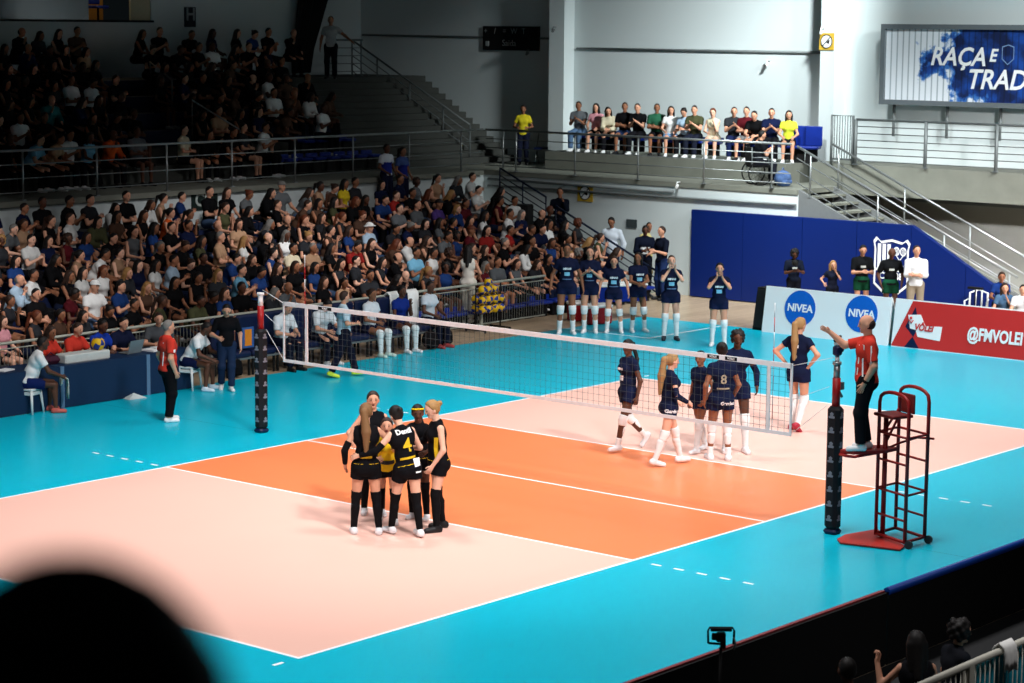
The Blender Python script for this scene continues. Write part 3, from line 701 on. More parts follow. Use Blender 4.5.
def garment(kind, J, S, h, a=None):
    """returns list of (name, prims, k, planes)"""
    s = J['s']; R1, R2 = J['R1'], J['R2']; up = R1 @ V3(0, 0, 1.); dn = -up; out = []; g = .012 + .4 * (h - .012)
    if kind in ('shirt', 'tank', 'jacket', 'vest'):
        sl = a if a is not None else {'shirt': .62, 'tank': None, 'vest': None, 'jacket': 2}[kind]
        inc = g + (.006 if kind == 'jacket' else .003)
        pr = [inf(p, inc) for p in S['torso'] + S['hips']]
        if kind in ('tank', 'vest'): pr = [inf(p, inc) for p in S['torso'][:5] + S['torso'][7:] + S['hips']] + [(J['nb'] + R2 @ V3(0, .105, -.05) * s, J['nb'] + R2 @ V3(0, -.105, -.05) * s, .052 * s, .052 * s)]
        for c in 'lr':
            if sl: pr.append(inf(S['uarm' + c], inc + .004, None, min(sl, 1.0) if sl < 1 else None))
            if sl and sl > 1: pr.append(inf(S['farm' + c], inc + .002, None, min(sl - 1.0, .92)))
        out.append((kind, pr, .03, [(J['pel'] + up * -.05 * s, dn)]))
    elif kind in ('shorts', 'skirt', 'trousers'):
        tt = {'shorts': .38, 'skirt': .42, 'trousers': None}[kind] if a is None else a
        inc = g + .002
        pr = [inf(p, inc) for p in S['hips']] + [inf(S['torso'][0], inc)]
        for c in 'lr':
            q = S['thigh' + c]
            if kind == 'trousers': pr += [(J['kn' + c], J['kn' + c], q[3] + inc + .014, q[3] + inc + .014), inf(q, inc + .004), (S['shin' + c][0], S['shin' + c][1], q[3] + inc + .004, S['shin' + c][3] + inc + .016, None, .97)]
            else: pr.append((q[0], q[1], q[2] + inc, q[3] + inc + (.04 if kind == 'skirt' else .028), None, tt))
        out.append((kind, pr, .02, [(J['pel'] + up * .09 * s, up)]))
    elif kind == 'dress':
        pr = [inf(p, g + .003) for p in S['torso'] + S['hips']] + [inf(S['thigh' + c], g + .01, None, .7) for c in 'lr']; out.append((kind, pr, .04, []))
    elif kind == 'sock':
        for c in 'lr': out.append(('sock', [inf(S['shin' + c], g - .005, a or .1, None), inf(S['calf' + c], g - .005)] + ([inf(S['thigh' + c], g - .003, .8, None)] if (a is not None and a < 0) else []), .015, []))
    elif kind == 'kneepad':
        for c in 'lr': out.append(('knee_pad', [inf(S['thigh' + c], g + .002, .84, None), inf(S['shin' + c], g + .002, None, .24)], .02, []))
    elif kind == 'shoe':
        for c in 'lr':
            up_ = J['fu' + c]
            out.append(('shoe', [(J['heel' + c], J['toe' + c], .046 * s, .038 * s), (J['an' + c] - up_ * .01, J['heel' + c], .046 * s, .046 * s), (J['heel' + c] - up_ * .015, J['toe' + c] - up_ * .012, .04 * s, .036 * s)], .02, [(J['heel' + c] - up_ * .04 * s, -up_)]))
    elif kind == 'armsleeve':
        for c in (a or 'lr'): out.append(('arm_sleeve', [inf(S['farm' + c], g - .004, .0, .95), inf(S['uarm' + c], g - .004, .55, None)], .012, []))
    elif kind == 'band':       # thin coloured stripe round the shirt between two heights (fractions from pelvis)
        z0, z1 = a; pr = [inf(p, g + .007) for p in S['torso'] + S['hips']]
        out.append(('stripe', pr, .03, [(J['pel'] + up * z1 * s, up), (J['pel'] + up * z0 * s, dn)]))
    elif kind == 'wristband':
        for c in (a or 'l'): out.append(('wristband', [inf(S['farm' + c], g, .8, .95)], .01, []))
    elif kind == 'headband':
        pr = [('e', J['hd'] + J['Rh'] @ V3(-.008, 0, .026), J['Rh'], (.116, .094, .114))]; u = J['Rh'] @ V3(-.3, 0, .95)
        out.append(('headband', pr, .01, [(J['hd'] + u * .075, u), (J['hd'] + u * .05, -u)]))
    elif kind == 'collar':
        out.append(('collar', [(J['nb'] + R2 @ V3(-.005, 0, -.02) * s, J['nb'] + R2 @ V3(.0, 0, .015) * s, .068 * s, .062 * s, 0, 1)], .01, []))
    return out
SKIN = {'l': (205, 150, 122), 'm': (168, 112, 82), 'd': (88, 54, 38), 't': (140, 92, 66), 'p': (222, 172, 146)}
def skin(c): return mat('skin_' + c, SKIN[c], .55, 0, .05, 20)
HAIRC = {'b': (18, 14, 13), 'n': (46, 30, 22), 'y': (150, 112, 66), 'g': (112, 110, 106), 'w': (220, 222, 220), 'r': (92, 44, 24)}
def hairm(c): return mat('hair_' + c, HAIRC[c], .6, 0, .3, 60) if isinstance(c, str) else cmat(c, .7)
def person(loc, az, H, sex, sk, P, wear, hair, label, group=None, h=.014, decals=(), cat='person', face=True, b=1.0, grip=.35):
    J = skeleton(P, H, sex); S = segs(J, b)
    v, f = body_mesh(J, S, h)
    for c in 'lr': fingers(J, c, v, f, P.get('grip', grip), nseg=3 if h < .018 else 2, nn=5 if h < .018 else 4)
    root = mesh_obj('person', v, f, skin(sk)); root.location = tuple(float(x) for x in loc); root.rotation_euler = (0, 0, math.radians(az))
    tag(root, label, cat, group)
    made = {}
    for w in wear:
        kind, col = w[0], w[1]; a = w[2] if len(w) > 2 else None
        for nm, pr, k, plz in garment(kind, J, S, h, a):
            V, F = sdf_mesh(pr, h, k, plz)
            if len(V): o = mesh_obj(nm, V.tolist(), F.tolist(), cmat(col, .85 if kind != 'shoe' else .5), root); made.setdefault(nm, o)
    if hair:
        V, F = sdf_mesh(hair_prims(J, hair[0]), min(h, .016), .011 if hair[0] == 'bun' else .02)
        mesh_obj({'cap': 'cap', 'hat': 'hat'}.get(hair[0], 'hair'), V.tolist(), F.tolist(), hairm(hair[1]), root)
    if face:
        hs = J['s'] ** .5
        for q in (1, -1):
            c = J['hd'] + J['Rh'] @ V3(.083, q * .031, .012) * hs; m = MB().ball(c, (.009, .012, .007), 8, 6).build('eye', cmat((30, 22, 20), .3), root, False)
            c = J['hd'] + J['Rh'] @ V3(.086, q * .031, .034) * hs; MB().ball(c, (.006, .017, .005), 8, 5).build('eyebrow', hairm(hair[1] if hair and hair[0] not in ('cap', 'hat') else 'n'), root, False)
        c = J['hd'] + J['Rh'] @ V3(.083, 0, -.055) * hs; op = P.get('mouth', .005)
        MB().ball(c, (.006, .022, op), 8, 5).build('mouth', cmat((120, 50, 48), .6), root, False)
    for d in decals:   # (text, size, side('back'/'front'), zoff, colour, on) wrapped on the garment
        tx, size, side, zo, col, on = d[:6]
        tgt = made.get(on)
        if tgt is None: continue
        me = text_mesh(tx, size, .0, bold=.004) if tx[0] != '#' else None
        if me is None:
            ww, hh = [float(q) for q in tx[1:].split('x')]; me = bpy.data.meshes.new('patch'); n = 5
            me.from_pydata([(-ww / 2 + ww * i / n, (-.5 + j / 2) * hh, 0) for j in range(3) for i in range(n + 1)], [], [(j * (n + 1) + i, j * (n + 1) + i + 1, (j + 1) * (n + 1) + i + 1, (j + 1) * (n + 1) + i) for j in range(2) for i in range(n)])
        bt = BVHTree.FromPolygons([tuple(q.co) for q in tgt.data.vertices], [tuple(q.vertices) for q in tgt.data.polygons])
        R = R_ = J['R2'] if zo > .2 else J['R1']; base = J['pel'] + R @ V3(0, 0, zo) * J['s']
        yo = d[6] if len(d) > 6 else 0.0
        fw, lf = {'back': (V3(-1, 0, 0), V3(0, -1, 0)), 'front': (V3(1, 0, 0), V3(0, 1, 0)), 'left': (V3(0, 1, 0), V3(-1, 0, 0)), 'right': (V3(0, -1, 0), V3(1, 0, 0))}[side]
        fw = R @ fw; lf = R @ lf; up = R @ V3(0, 0, 1.)
        mx_ = None
        if len(tx) == 1:
            hs_ = [bt.ray_cast(Vector(base + lf * (q.co.x + yo) + up * q.co.y + fw * .5), Vector(-fw), 1.0) for q in me.vertices]; mx_ = min([h_[3] for h_ in hs_ if h_[0] is not None] + [.4])
        for q in me.vertices:
            p0 = base + lf * (q.co.x + yo) + up * q.co.y + fw * .5; hit = bt.ray_cast(Vector(p0), Vector(-fw), 1.0)
            if mx_ is not None: q.co = Vector(base + lf * (q.co.x + yo) + up * q.co.y + fw * (.5 - mx_ + .004)); continue
            q.co = (hit[0] + Vector(fw) * .009) if hit[0] is not None else Vector(base + fw * .13 + lf * (q.co.x + yo) + up * q.co.y)
        me.materials.append(cmat(col, .7)); o = bpy.data.objects.new('lettering' if tx[0] != '#' else 'patch', me); COL.objects.link(o); o.parent = tgt
    return root
def at_height(u, vfoot, vhead, z=0.0, fudge=1.0):
    g = gp(u, vfoot, z); lo, hi = .8, 2.4
    for _ in range(30):
        m = (lo + hi) / 2; vv = proj(g + V3(0, 0, m))[1]
        if vv > vhead: lo = m
        else: hi = m
    return g, m * fudge
# ------------------------------------------------------------------ net, posts, antennas
NETW = mat('net_white', (225, 226, 228), .7)
r = emp('volleyball_net', (0, 0, 1.24), 0, 'volleyball net with white top band stretched across the court centre line', 'net')
mb = MB()
cord = .0032
ys = [-4.84 + 0.1 * i for i in range(99)]
for y in ys: mb.cbox((0, y, .5), (cord, cord, .95))
for k in range(1, 10): mb.cbox((0, .08, k * .1 - .0), (cord, 9.84, cord))
mb.build('mesh', mat('net_cord', (70, 78, 82), .8), r)
MB().cbox((0, .08, .965), (.02, 9.84, .07)).build('top_band', NETW, r)
MB().cbox((0, .08, .025), (.016, 9.84, .05)).build('bottom_band', NETW, r)
for s in (-1, 1):
    MB().cbox((0, s * 4.475, .5), (.022, .05, 1.0)).build('side_tape', NETW, r)
    MB().cbox((0, .08 + s * 4.92, .5), (.02, .03, 1.0)).build('end_rod', NETW, r)
    MB().tube([(0, .08 + s * 4.92, .97), (0, s * 5.5, 1.15)], .005, 6).tube([(0, .08 + s * 4.92, .02), (0, s * 5.42, .5)], .004, 6).tube([(0, .08 + s * 4.92, .5), (0, s * 5.44, .75)], .004, 6).build('tension_rope', NETW, r)
for s, yy in ((-1, -3.55), (-1, -3.85), (1, 4.05)):
    MB().cbox((0, yy, .965), (.024, .2 if s < 0 else .3, .05)).build('sponsor_patch', BLACK, r)
    text('VOLEI', .045, (-.016, yy, .965), *FX, DECALW, r)
for s in (-1, 1):
    a = emp('antenna', (0, s * 4.53, 1.24), 0, 'striped antenna clamped to the ' + ('near' if s < 0 else 'far') + ' side tape of the net', 'antenna')
    for k in range(9): MB().tube([(0.02, 0, k * .2), (0.02, 0, k * .2 + .2)], .006, 6).build('antenna_section', NETW if k % 2 == 0 else cmat((190, 30, 36), .5), a)
def post(s, label):
    r = emp('net_post', (0, s * 5.55, 0), 0, label, 'net post')
    PADK = mat('post_pad', (14, 15, 20), .7)
    mb = MB().cbox((0, 0, .90), (.19, .19, 1.68), bev=.045); mb.build('pad', PADK, r)
    MB().cbox((0, 0, .035), (.2, .2, .07), bev=.03).build('base', NAVYM, r)
    lg = mat('logo_grey', (120, 122, 132), .7)
    for k in range(8):
        z = .22 + k * .2
        for dx, dy, fr in ((-.097, .0, FX), (0, -.097, FY)):
            for o_ in ((0, .0),):
                q = MB().prism([(-.04, -.035), (.04, -.035), (.05, -.01), (.02, .0), (.03, .03), (0, .05), (-.03, .03), (-.02, .0), (-.05, -.01)], 2, 0, .003).build('logo', lg, r)
                frame(q, (dx, dy, z), *fr)
    MB().tube([(0, 0, 1.7), (0, 0, 2.12)], .055, 12).build('post_sleeve', cmat((150, 24, 26), .4), r)
    MB().tube([(0, 0, 2.12), (0, 0, 2.30)], .045, 12).tube([(0, 0, 2.30), (0, 0, 2.34)], .06, 12).build('post_head', NETW if s > 0 else STEEL, r)
    if s < 0:
        MB().cbox((.1, 0, 2.0), (.1, .06, .1)).tube([(.05, 0, 1.95), (.14, 0, 1.85)], .02).build('winch', STEELD, r)
    return r
post(1, 'padded black net post on the far side near the team bench')
post(-1, 'padded black net post on the near side beside the umpire stand')
r = emp('video_camera', (0, -5.55, 2.34), 0, 'small dark video camera on top of near net post', 'camera')
MB().tube([(0, 0, 0), (0, 0, .08)], .03).build('mount', WHITE, r)
MB().cbox((0, 0, .15), (.12, .1, .13), bev=.02).tube([(.05, 0, .15), (.11, 0, .15)], .035, 12).build('body', NAVYM, r)
MB().cbox((0, 0, .25), (.09, .08, .05), bev=.01).build('battery', WHITE, r)
MB().tube([(-.06, 0, .29), (.1, .02, .33)], [.03, .02]).tube([(.02, 0, .25), (.02, 0, .3)], .015).build('hood', BLACK, r)

# ------------------------------------------------------------------ umpire stand
ur = emp('umpire_stand', (0, -6.4, 0), 0, 'red tubular steel umpire stand with wheels beside the near net post', 'umpire stand')
A = gp(875.5, 539) - V3(0, -6.4, 0); e1 = V3(.46, -.03, 0); e2 = gp(904.5, 548.5) - gp(875.5, 539)
B_, C_, D_ = A + e2, A + e1, A + e1 + e2
RM = mat('umpire_red', (150, 26, 26), .4)
def hoop(p, q, top):
    c = (p + q) / 2; pts = [p + (0, 0, .06), p + (0, 0, top - .16)]
    for k in range(1, 8):
        a = math.pi * k / 8; cc = p * (1 + math.cos(a)) / 2 + q * (1 - math.cos(a)) / 2; pts.append(cc + V3(0, 0, top - .16 + .16 * math.sin(a) ** .7))
    pts += [q + (0, 0, top - .16), q + (0, 0, .06)]; return pts
MB().tube(hoop(A, B_, 2.02), .025).build('frame_hoop', RM, ur)
MB().tube(hoop(C_, D_, 2.05), .025).build('frame_hoop', RM, ur)
for z in (.36, .7, 1.1, 1.46): 
    for p, q in ((A, B_), (C_, D_)): MB().tube([p + (0, 0, z), q + (0, 0, z)], .017).build('rung', RM, ur)
for z in (.7, 1.46):
    for p, q in ((A, C_), (B_, D_)): MB().tube([p + (0, 0, z), q + (0, 0, z)], .017).build('cross_bar', RM, ur)
for p, q in ((A, C_), (B_, D_), (A, B_), (C_, D_)): MB().tube([p + (0, 0, .08), q + (0, 0, .08)], .022).build('base_bar', RM, ur)
# ground plate reaching under the post
pts2 = [tuple((gp(*q) - V3(0, -6.4, 0))[:2]) for q in ((837, 541), (840, 544.5), (900, 551.5), (905, 548), (877, 531), (845, 536.5))]
MB().prism([(q[0], q[1]) for q in pts2], 2, .012, .03).build('base_plate', cmat((180, 48, 40), .45), ur)
for q in (B_ + V3(.0, -.06, .055), D_ + V3(0, -.06, .055)):
    w = MB().tube([q + (-.02, -.0, 0), q + (.02, -.0, 0)], .055, 14); w.build('wheel', cmat((50, 52, 54), .5), ur)
m0 = A * .45 + C_ * .0 + B_ * .1 + D_ * .0 + (A + C_) * .225
mst = (A + C_) / 2 * .7 + (A + B_) / 2 * .3 + V3(-.08, .02, 0)
MB().tube([mst + (0, 0, .04), mst + (0, 0, 1.66)], .034).build('mast', RM, ur)
# foot platform
fp = [(-.33, .56), (-.36, .34), (.02, .08), (.3, .06), (.34, .32), (.1, .5)]
MB().prism(fp, 2, 1.195, 1.235).build('foot_platform', cmat((150, 34, 30), .45), ur)
MB().tube([(-.33, .56, 1.17), (-.38, .44, 1.17), (-.36, .32, 1.17), tuple(A + (0, 0, 1.17))], .02).tube([(-.33, .56, 1.17), (.1, .5, 1.17), tuple(C_ + (0, 0, 1.17))], .02).build('platform_rail', RM, ur)
ctr = (A + B_ + C_ + D_) / 4
MB().cbox(ctr + V3(-.1, .1, 1.70), (.42, .34, .04), rz=-1.95, bev=.01).build('seat', cmat((110, 30, 28), .5), ur)
MB().cbox((C_ + D_) / 2 + V3(-.12, .02, 1.84), (.28, .03, .26), rz=-1.95, bev=.01).build('backrest', cmat((120, 30, 28), .5), ur)
MB().tube([tuple(A * .6 + C_ * .4 + (0, 0, 1.2)), tuple(ctr + (.1, .1, 1.3)), tuple(D_ + (-.1, .1, 1.42)), tuple(D_ + (.06, -.06, 1.40))], .016).build('lever', RM, ur)
MB().tube([mst + (.0, 0, 1.3), tuple(C_ + (0, 0, 1.62))], .018).tube([mst + (.0, 0, 1.5), tuple(C_ + (0, 0, 1.72))], .018).build('brace', RM, ur)

# ------------------------------------------------------------------ advertising boards on the far side
def board(name, label, y0, y1, m, parts):
    r = emp(name, (16.3, (y0 + y1) / 2, 0), 0, label, 'advertising board'); c = (y0 + y1) / 2
    MB().prism([(-.14, 0.0), (.02, 1.02), (.06, 1.02), (.5, 0.0), (.44, 0.0), (.06, .92), (-.06, 0)], 1, y0 - c + .02, y1 - c - .02).build('panel', m, r)
    return r
tilt_up = (0.155, 0, 1)
def bp(u, v):   # point on the leaning front face
    q = pl(0, 16.24, u, v); z = q[2]; x = 16.16 + z * .157 - .004
    q = pl(0, x, u, v); return q
WB = mat('board_white', (232, 238, 240), .5, 0, .03, 1.0)
RB = mat('board_red', (196, 46, 44), .5, 0, .06, 1.2)
NB = mat('nivea_blue', (10, 96, 196), .5)
wy0, wy1 = pl(0, 16.2, 889, 330)[1], pl(0, 16.2, 762, 320)[1]
r1 = board('advertising_board', 'white advertising board with two blue round logos by far baseline', wy0, wy1, WB, None)
base1 = V3(16.3, (wy0 + wy1) / 2, 0)
for (u, v) in ((800, 308.5), (861.5, 314)):
    q = bp(u, v); d = disc_mb(.40, 36, .004).build('round_logo', NB, r1); frame(d, q - base1, (0, -1, 0), tilt_up)
    text('NIVEA', .235, (0, 0, .006), (1, 0, 0), (0, 1, 0), DECALW, d, bold=.006)
ry0 = -4.5
r2 = board('advertising_board', 'red advertising board with white lettering right of the white one', ry0, wy0 - .06, WB, None)
base2 = V3(16.3, (ry0 + wy0 - .06) / 2, 0)
def facepoly(pts, z, nm, m, par, base):
    """pts in (y,z along face) on the leaning face"""
    mb = MB(); n = len(pts); vs = []
    for off in (0, -z):
        for (y, zz) in pts: vs.append((16.16 + zz * .157 + off - base[0], y - base[1], zz))
    mb.add(vs, [tuple(range(n)), tuple(range(2 * n - 1, n - 1, -1))] + [(i, (i + 1) % n, n + (i + 1) % n, n + i) for i in range(n)])
    return mb.build(nm, m, par)
yy = wy0 - .08
facepoly([(yy - .0, .02), (yy - .42, 1.0), (ry0 + .03, 1.0), (ry0 + .03, .02)], .004, 'red_print', RB, r2, base2)
c1 = bp(905, 326)
for (pts, m_, off) in (([(yy - .32, .02), (yy - .5, .25), (yy - .68, .02)], NAVYM, .007), ([(yy - .3, .45), (yy - .52, .25), (yy - .62, .5), (yy - .5, .88)], NAVYM, .007)):
    facepoly(pts, off, 'diamond', m_, r2, base2)
facepoly([(yy - .34, .70), (yy - .64, .73), (yy - .78, .5), (yy - 1.18, .52), (yy - 1.16, .22), (yy - .62, .26), (yy - .56, .4), (yy - .42, .42)], .010, 'logo_patch', DECALW, r2, base2)
q = bp(924, 328); text('VÔLEI', .2, q - base2 + V3(-.016, 0, .0), (0, -1, 0), tilt_up, RB, r2, shear=.2, bold=.006, sx=.85)
mb = MB().tube([(-.05, 0.05, 0), (.02, -.02, 0), (.06, .05, 0)], .012, 6).ball((0, 0.09, 0), .03); o = mb.build('player_figure', RB, r2); frame(o, bp(911, 322) - base2 + V3(-.016, 0, 0), (0, -1, 0), tilt_up)
q = bp(995, 337); text('@FMVOLEI', .36, q - base2 + V3(-.010, 0, 0), (0, -1, 0), tilt_up, DECALW, r2, bold=.012, sx=.72)
# black wedge speaker left of the boards
q = gp(766, 331)
r = emp('floor_speaker', (q[0] + .3, q[1] + .15, 0), 0, 'black wedge shaped floor speaker left of the white board', 'speaker')
MB().prism([(-.3, 0), (.3, 0), (.3, .95), (-.12, .95)], 1, -.22, .22).build('cabinet', BLACK, r)
MB().prism([(-.31, .06), (-.29, .06), (-.13, .9), (-.15, .9)], 1, -.19, .19).build('grille', mat('grille', (22, 22, 24), .6), r)

# near side boards seen from behind
XB = float(gp(885, 590, .82)[0])
for a, b, m_, lb in ((-14, XB - .02, cmat((150, 62, 66), .5), 'black backed long advertising board with pinkish red top edge, near side'), (XB + .02, 8, mat('rim_blue', (10, 60, 150), .4), 'black backed advertising board with rounded blue top edge, near side')):
    r = emp('advertising_board', ((a + b) / 2, -9.3, 0), 0, lb, 'advertising board'); h_ = (b - a) / 2
    MB().box((-h_, -.05, 0), (h_, .0, .80)).build('back', BLACK, r)
    MB().box((-h_, 0.0, 0.0), (h_, .02, .80)).build('front', m_, r)
    if a < -5: MB().box((-h_, -.02, .80), (h_, .025, .82)).build('top_edge', m_, r)
    else: MB().tube([(-h_, -.02, .80), (h_, -.02, .80)], .045, 10).build('top_edge', m_, r)
struct(MB().box((-20, -16, -.11), (20, -9.36, -.0)).build('floor', mat('floor_dark', (22, 24, 26), .7, 0, .2, 2)))
# small camera rig on a pole behind the near board
q = gp(721, 637, 1.0)
r = emp('camera_rig', (q[0], q[1], 0), math.radians(-50), 'small black camera in a cage on a pole above near board', 'camera')
MB().tube([(0, 0, 0), (0, 0, .9)], .015).tube([(0, 0, 0.01), (.25, 0, 0.01)], .012).tube([(0, 0, 0.01), (-.15, .2, 0.01)], .012).tube([(0, 0, 0.01), (-.15, -.2, 0.01)], .012).build('pole', BLACK, r)
MB().tube([(-.12, 0, .94), (-.125, 0, 1.06), (-.11, 0, 1.09), (.11, 0, 1.09), (.125, 0, 1.06), (.12, 0, .93)], .012, 6).tube([(-.12, 0, .94), (.02, 0, .93)], .012, 6).cbox((0, 0, 1.075), (.2, .05, .03)).build('cage', BLACK, r)
MB().cbox((.0, 0, 1.0), (.09, .06, .09), bev=.01).tube([(-.02, 0, 1.0), (-.08, .02, 1.0)], .035, 10).cbox((.02, 0, .93), (.05, .05, .08)).build('body', BLACK, r)
MB().tube([(.12, 0, 1.0), (.14, 0, .93), (.12, 0, .88)], .012, 6).build('cable', cmat((170, 172, 170), .5), r)

# near right corner: fence with cloth
f0, f1 = gp(919, 683, 1.1), gp(1024, 644, 1.1)
FYY = -11.82
r = emp('crowd_barrier', (f0[0], FYY, 0), 0, 'cream topped crowd barrier crossing the bottom right corner', 'barrier')
CR_ = cmat((205, 203, 190), .5)
MB().tube([(-2.5, 0, 1.1), (6, 0, 1.1)], .035).build('top_rail', CR_, r)
px = gp(960, 668, 1.05)[0] - f0[0]
for x in (px - 2.2, px, px + 2.2): MB().cbox((x, 0, .55), (.09, .07, 1.1)).build('post', CR_, r)
mb = MB()
for i in range(90): 
    x = -2.4 + i * .09
    mb.tube([(x, 0, .1), (x, 0, 1.08)], .006, 4)
mb.tube([(-2.5, 0, .1), (6, 0, .1)], .015, 6); mb.build('bars', CR_, r)
MB().box((px + .05, .03, .1), (px + 2.2, .05, 1.04)).build('teal_panel', cmat((20, 150, 175), .6), r)
def cloth(name, label, loc, w, l1, l2, col, cat, yaw=0.0, th=.03, thick=.012):
    """cloth folded over an edge along local x; hangs l1 on -y side and l2 on +y"""
    nx, pts = 10, []
    prof = [(-th, -l1), (-th, -l1 * .6), (-th, -l1 * .25), (-th * .8, 0), (0, th * .7), (th * .8, 0), (th, -l2 * .3), (th, -l2 * .65), (th, -l2)]
    vs = []; 
    for i in range(nx + 1):
        t = i / nx
        for j, (y, z) in enumerate(prof):
            k = abs(j - 4) / 4; vs.append(((t - .5) * w * (1 - .12 * k), y + math.sin(i * 1.7 + j) * .014 * k * (1 if y > 0 else 1), z + .02 * k * math.sin(i * 1.1)))
    m = len(prof); mb = MB().add(vs, [(i * m + j, i * m + j + 1, (i + 1) * m + j + 1, (i + 1) * m + j) for i in range(nx) for j in range(m - 1)], 0, True)
    o = mb.build(name, cmat(col, .9), None, False); o.location = tuple(float(c) for c in loc); o.rotation_euler = (0, 0, yaw)
    md = o.modifiers.new('solid', 'SOLIDIFY'); md.thickness = thick; return tag(o, label, cat)
q = gp(1010, 648, 1.12); cloth('white_cloth', 'white cloth draped over the cream barrier at lower right corner', (q[0], FYY, 1.13), .24, .22, .1, (235, 235, 232), 'cloth', th=.06)

# ------------------------------------------------------------------ scorer's table, benches, stools
TBL = mat('table_navy', (12, 40, 72), .6, 0, .08, 2)
def table(x0, x1, label):
    r = emp('scorer_table', ((x0 + x1) / 2, 10.15, 0), 0, label, 'table'); h_ = (x1 - x0) / 2
    MB().box((-h_, -.35, .70), (h_, .35, .75)).build('tabletop', TBL, r)
    MB().box((-h_ + .01, -.36, 0.01), (h_ - .01, -.33, .73)).build('front_panel', TBL, r)
    for s in (-1, 1): MB().box((s * h_ - .02, -.37, 0), (s * h_ + .02, .33, .745)).build('side_panel', mat('table_edge', (90, 120, 150), .5), r)
    return r
xa, xb, xc = pl(1, 9.8, 62, 390)[0], pl(1, 9.8, 148, 380)[0], pl(1, 9.8, 192, 375)[0]
table(-5.0, xa - .02, 'leftmost navy scorer table behind the seated man in white')
table(xa + .02, xb - .02, 'middle navy scorer table with white panel, ball and laptop')
table(xb + .02, xc, 'right navy table section behind the second referee')
q0, q1 = pl(1, 10.0, 62, 360), pl(1, 10.0, 107, 354)
o = MB().cbox((0, 0, 0), (q1[0] - q0[0], .3, .16), bev=.02).build('scoreboard_panel', cmat((196, 200, 196), .6)); o.location = ((q0[0] + q1[0]) / 2, 10.05, .83); tag(o, 'long white console box lying on the middle scorer table', 'console')
def ball(loc, r, label=None, group=None, parent=None, seed=0):
    rt = random.Random(seed)
    mb = MB(); n, m = 14, 9; vs = []; fs = []; mi = []
    a, b = rt.random() * 3, rt.random() * 3; R = rotx(a) @ rotz(b)
    for i in range(m + 1):
        ph = math.pi * i / m
        for k in range(n): t = 2 * math.pi * k / n; vs.append(tuple(R @ (r * V3(math.sin(ph) * math.cos(t), math.sin(ph) * math.sin(t), math.cos(ph)))))
    for i in range(m):
        for k in range(n):
            j = (k + 1) % n; mb.f.append((i * n + k, (i + 1) * n + k, (i + 1) * n + j, i * n + j)); mb.mi.append(1 if ((k // 2 + i // 3) % 3 == 0) else 0); mb.sm.append(True)
    mb.v = vs; o = mb.build('volleyball', [cmat((222, 176, 20), .5), cmat((20, 50, 130), .5)], None, False); o.location = tuple(float(c) for c in loc)
    return tag(o, label, 'ball', group)
q = pl(1, 10.05, 98, 347); ball((q[0], 10.05, .91 + .11), .125, 'yellow and blue volleyball resting on white console on the table', seed=3)
q = pl(1, 10.1, 132, 358)
r = emp('laptop', (q[0], 10.05, .755), math.radians(8), 'silver laptop standing open on the middle scorer table', 'laptop')
MB().cbox((0, .1, .012), (.36, .25, .02), bev=.008).build('base', STEELD, r)
mb = MB().prism([(-.02, 0), (-.005, 0), (-.09, .25), (-.105, .25)], 0, -.18, .18); mb.build('screen', mat('laptop_lid', (120, 135, 140), .4), r)
r_ = MB().cbox((0, 0, 0), (.5, .3, .03), rz=.1).cbox((.1, .02, .02), (.3, .22, .02), rz=-.2).build('papers', DECALW); q = pl(1, 10.1, 157, 352); r_.location = (q[0], 10.1, .765); tag(r_, 'loose white papers on the right table section', 'papers')
r_ = MB().cbox((0, 0, 0), (.3, .2, .02), rz=.3).build('papers', DECALW); q = pl(1, 10.1, 5, 373); r_.location = (q[0], 10.1, .762); tag(r_, 'white papers at the left end of the leftmost table', 'papers')
q = pl(1, 10.2, 49, 362)
MBg = MB().cbox((0, 0, .07), (.34, .24, .14), bev=.06).tube([(-.1, 0, .13), (0, 0, .2), (.1, 0, .13)], .012); o = MBg.build('bag', cmat((60, 16, 40), .7)); o.location = (q[0], 10.15, .752); tag(o, 'dark maroon bag lying beside the white console', 'bag')
q = gp(132, 398); o = MB().add([(-.2, -.1, 0.003), (.2, -.14, .003), (.22, .1, .003), (-.16, .12, .003), (0, 0, .1)], [(0, 1, 4), (1, 2, 4), (2, 3, 4), (3, 0, 4), (3, 2, 1, 0)]).build('cloth', cmat((190, 200, 200), .9)); o.location = (q[0], q[1] - .05, 0); tag(o, 'crumpled white cloth on the floor in front of middle table', 'cloth')
def stool(x, y, label, yaw=0):
    r = emp('plastic_stool', (x, y, 0), yaw, label, 'stool')
    MB().cbox((0, 0, .43), (.32, .32, .04), bev=.015).build('seat', WHITE, r)
    for sx in (-1, 1):
        for sy in (-1, 1): MB().tube([(sx * .13, sy * .13, .42), (sx * .17, sy * .17, .0)], [.028, .02], 6).build('leg', WHITE, r)
    MB().cbox((0, 0, .36), (.3, .3, .06), bev=.01).build('apron', WHITE, r)
    return r
def bench(x, y, label, group='navy padded bench seats'):
    r = emp('bench_seat', (x, y, 0), 0, label, 'chair', group)
    MB().cbox((0, 0, .42), (.62, .5, .12), bev=.04).build('seat', NAVYM, r)
    MB().cbox((0, .27, .78), (.60, .12, .66), bev=.04).build('backrest', NAVYM, r)
    MB().cbox((0, 0, .34), (.64, .45, .04)).build('frame', STEELD, r)
    for sx in (-1, 1):
        for sy in (-1, 1): MB().cbox((sx * .28, sy * .18, .16), (.04, .04, .32)).build('leg', BLACK, r)
    return r
BYY = 10.35
bxs = []
x = pl(1, BYY, 232, 370)[0]
words = ('first', 'second', 'third', 'fourth', 'fifth', 'sixth', 'seventh', 'eighth', 'ninth', 'tenth')
k = 0
while x < 9.6:
    bench(x, BYY, words[k] + ' navy padded bench seat counted from the scorer tables'); bxs.append(x); x += .66; k += 1
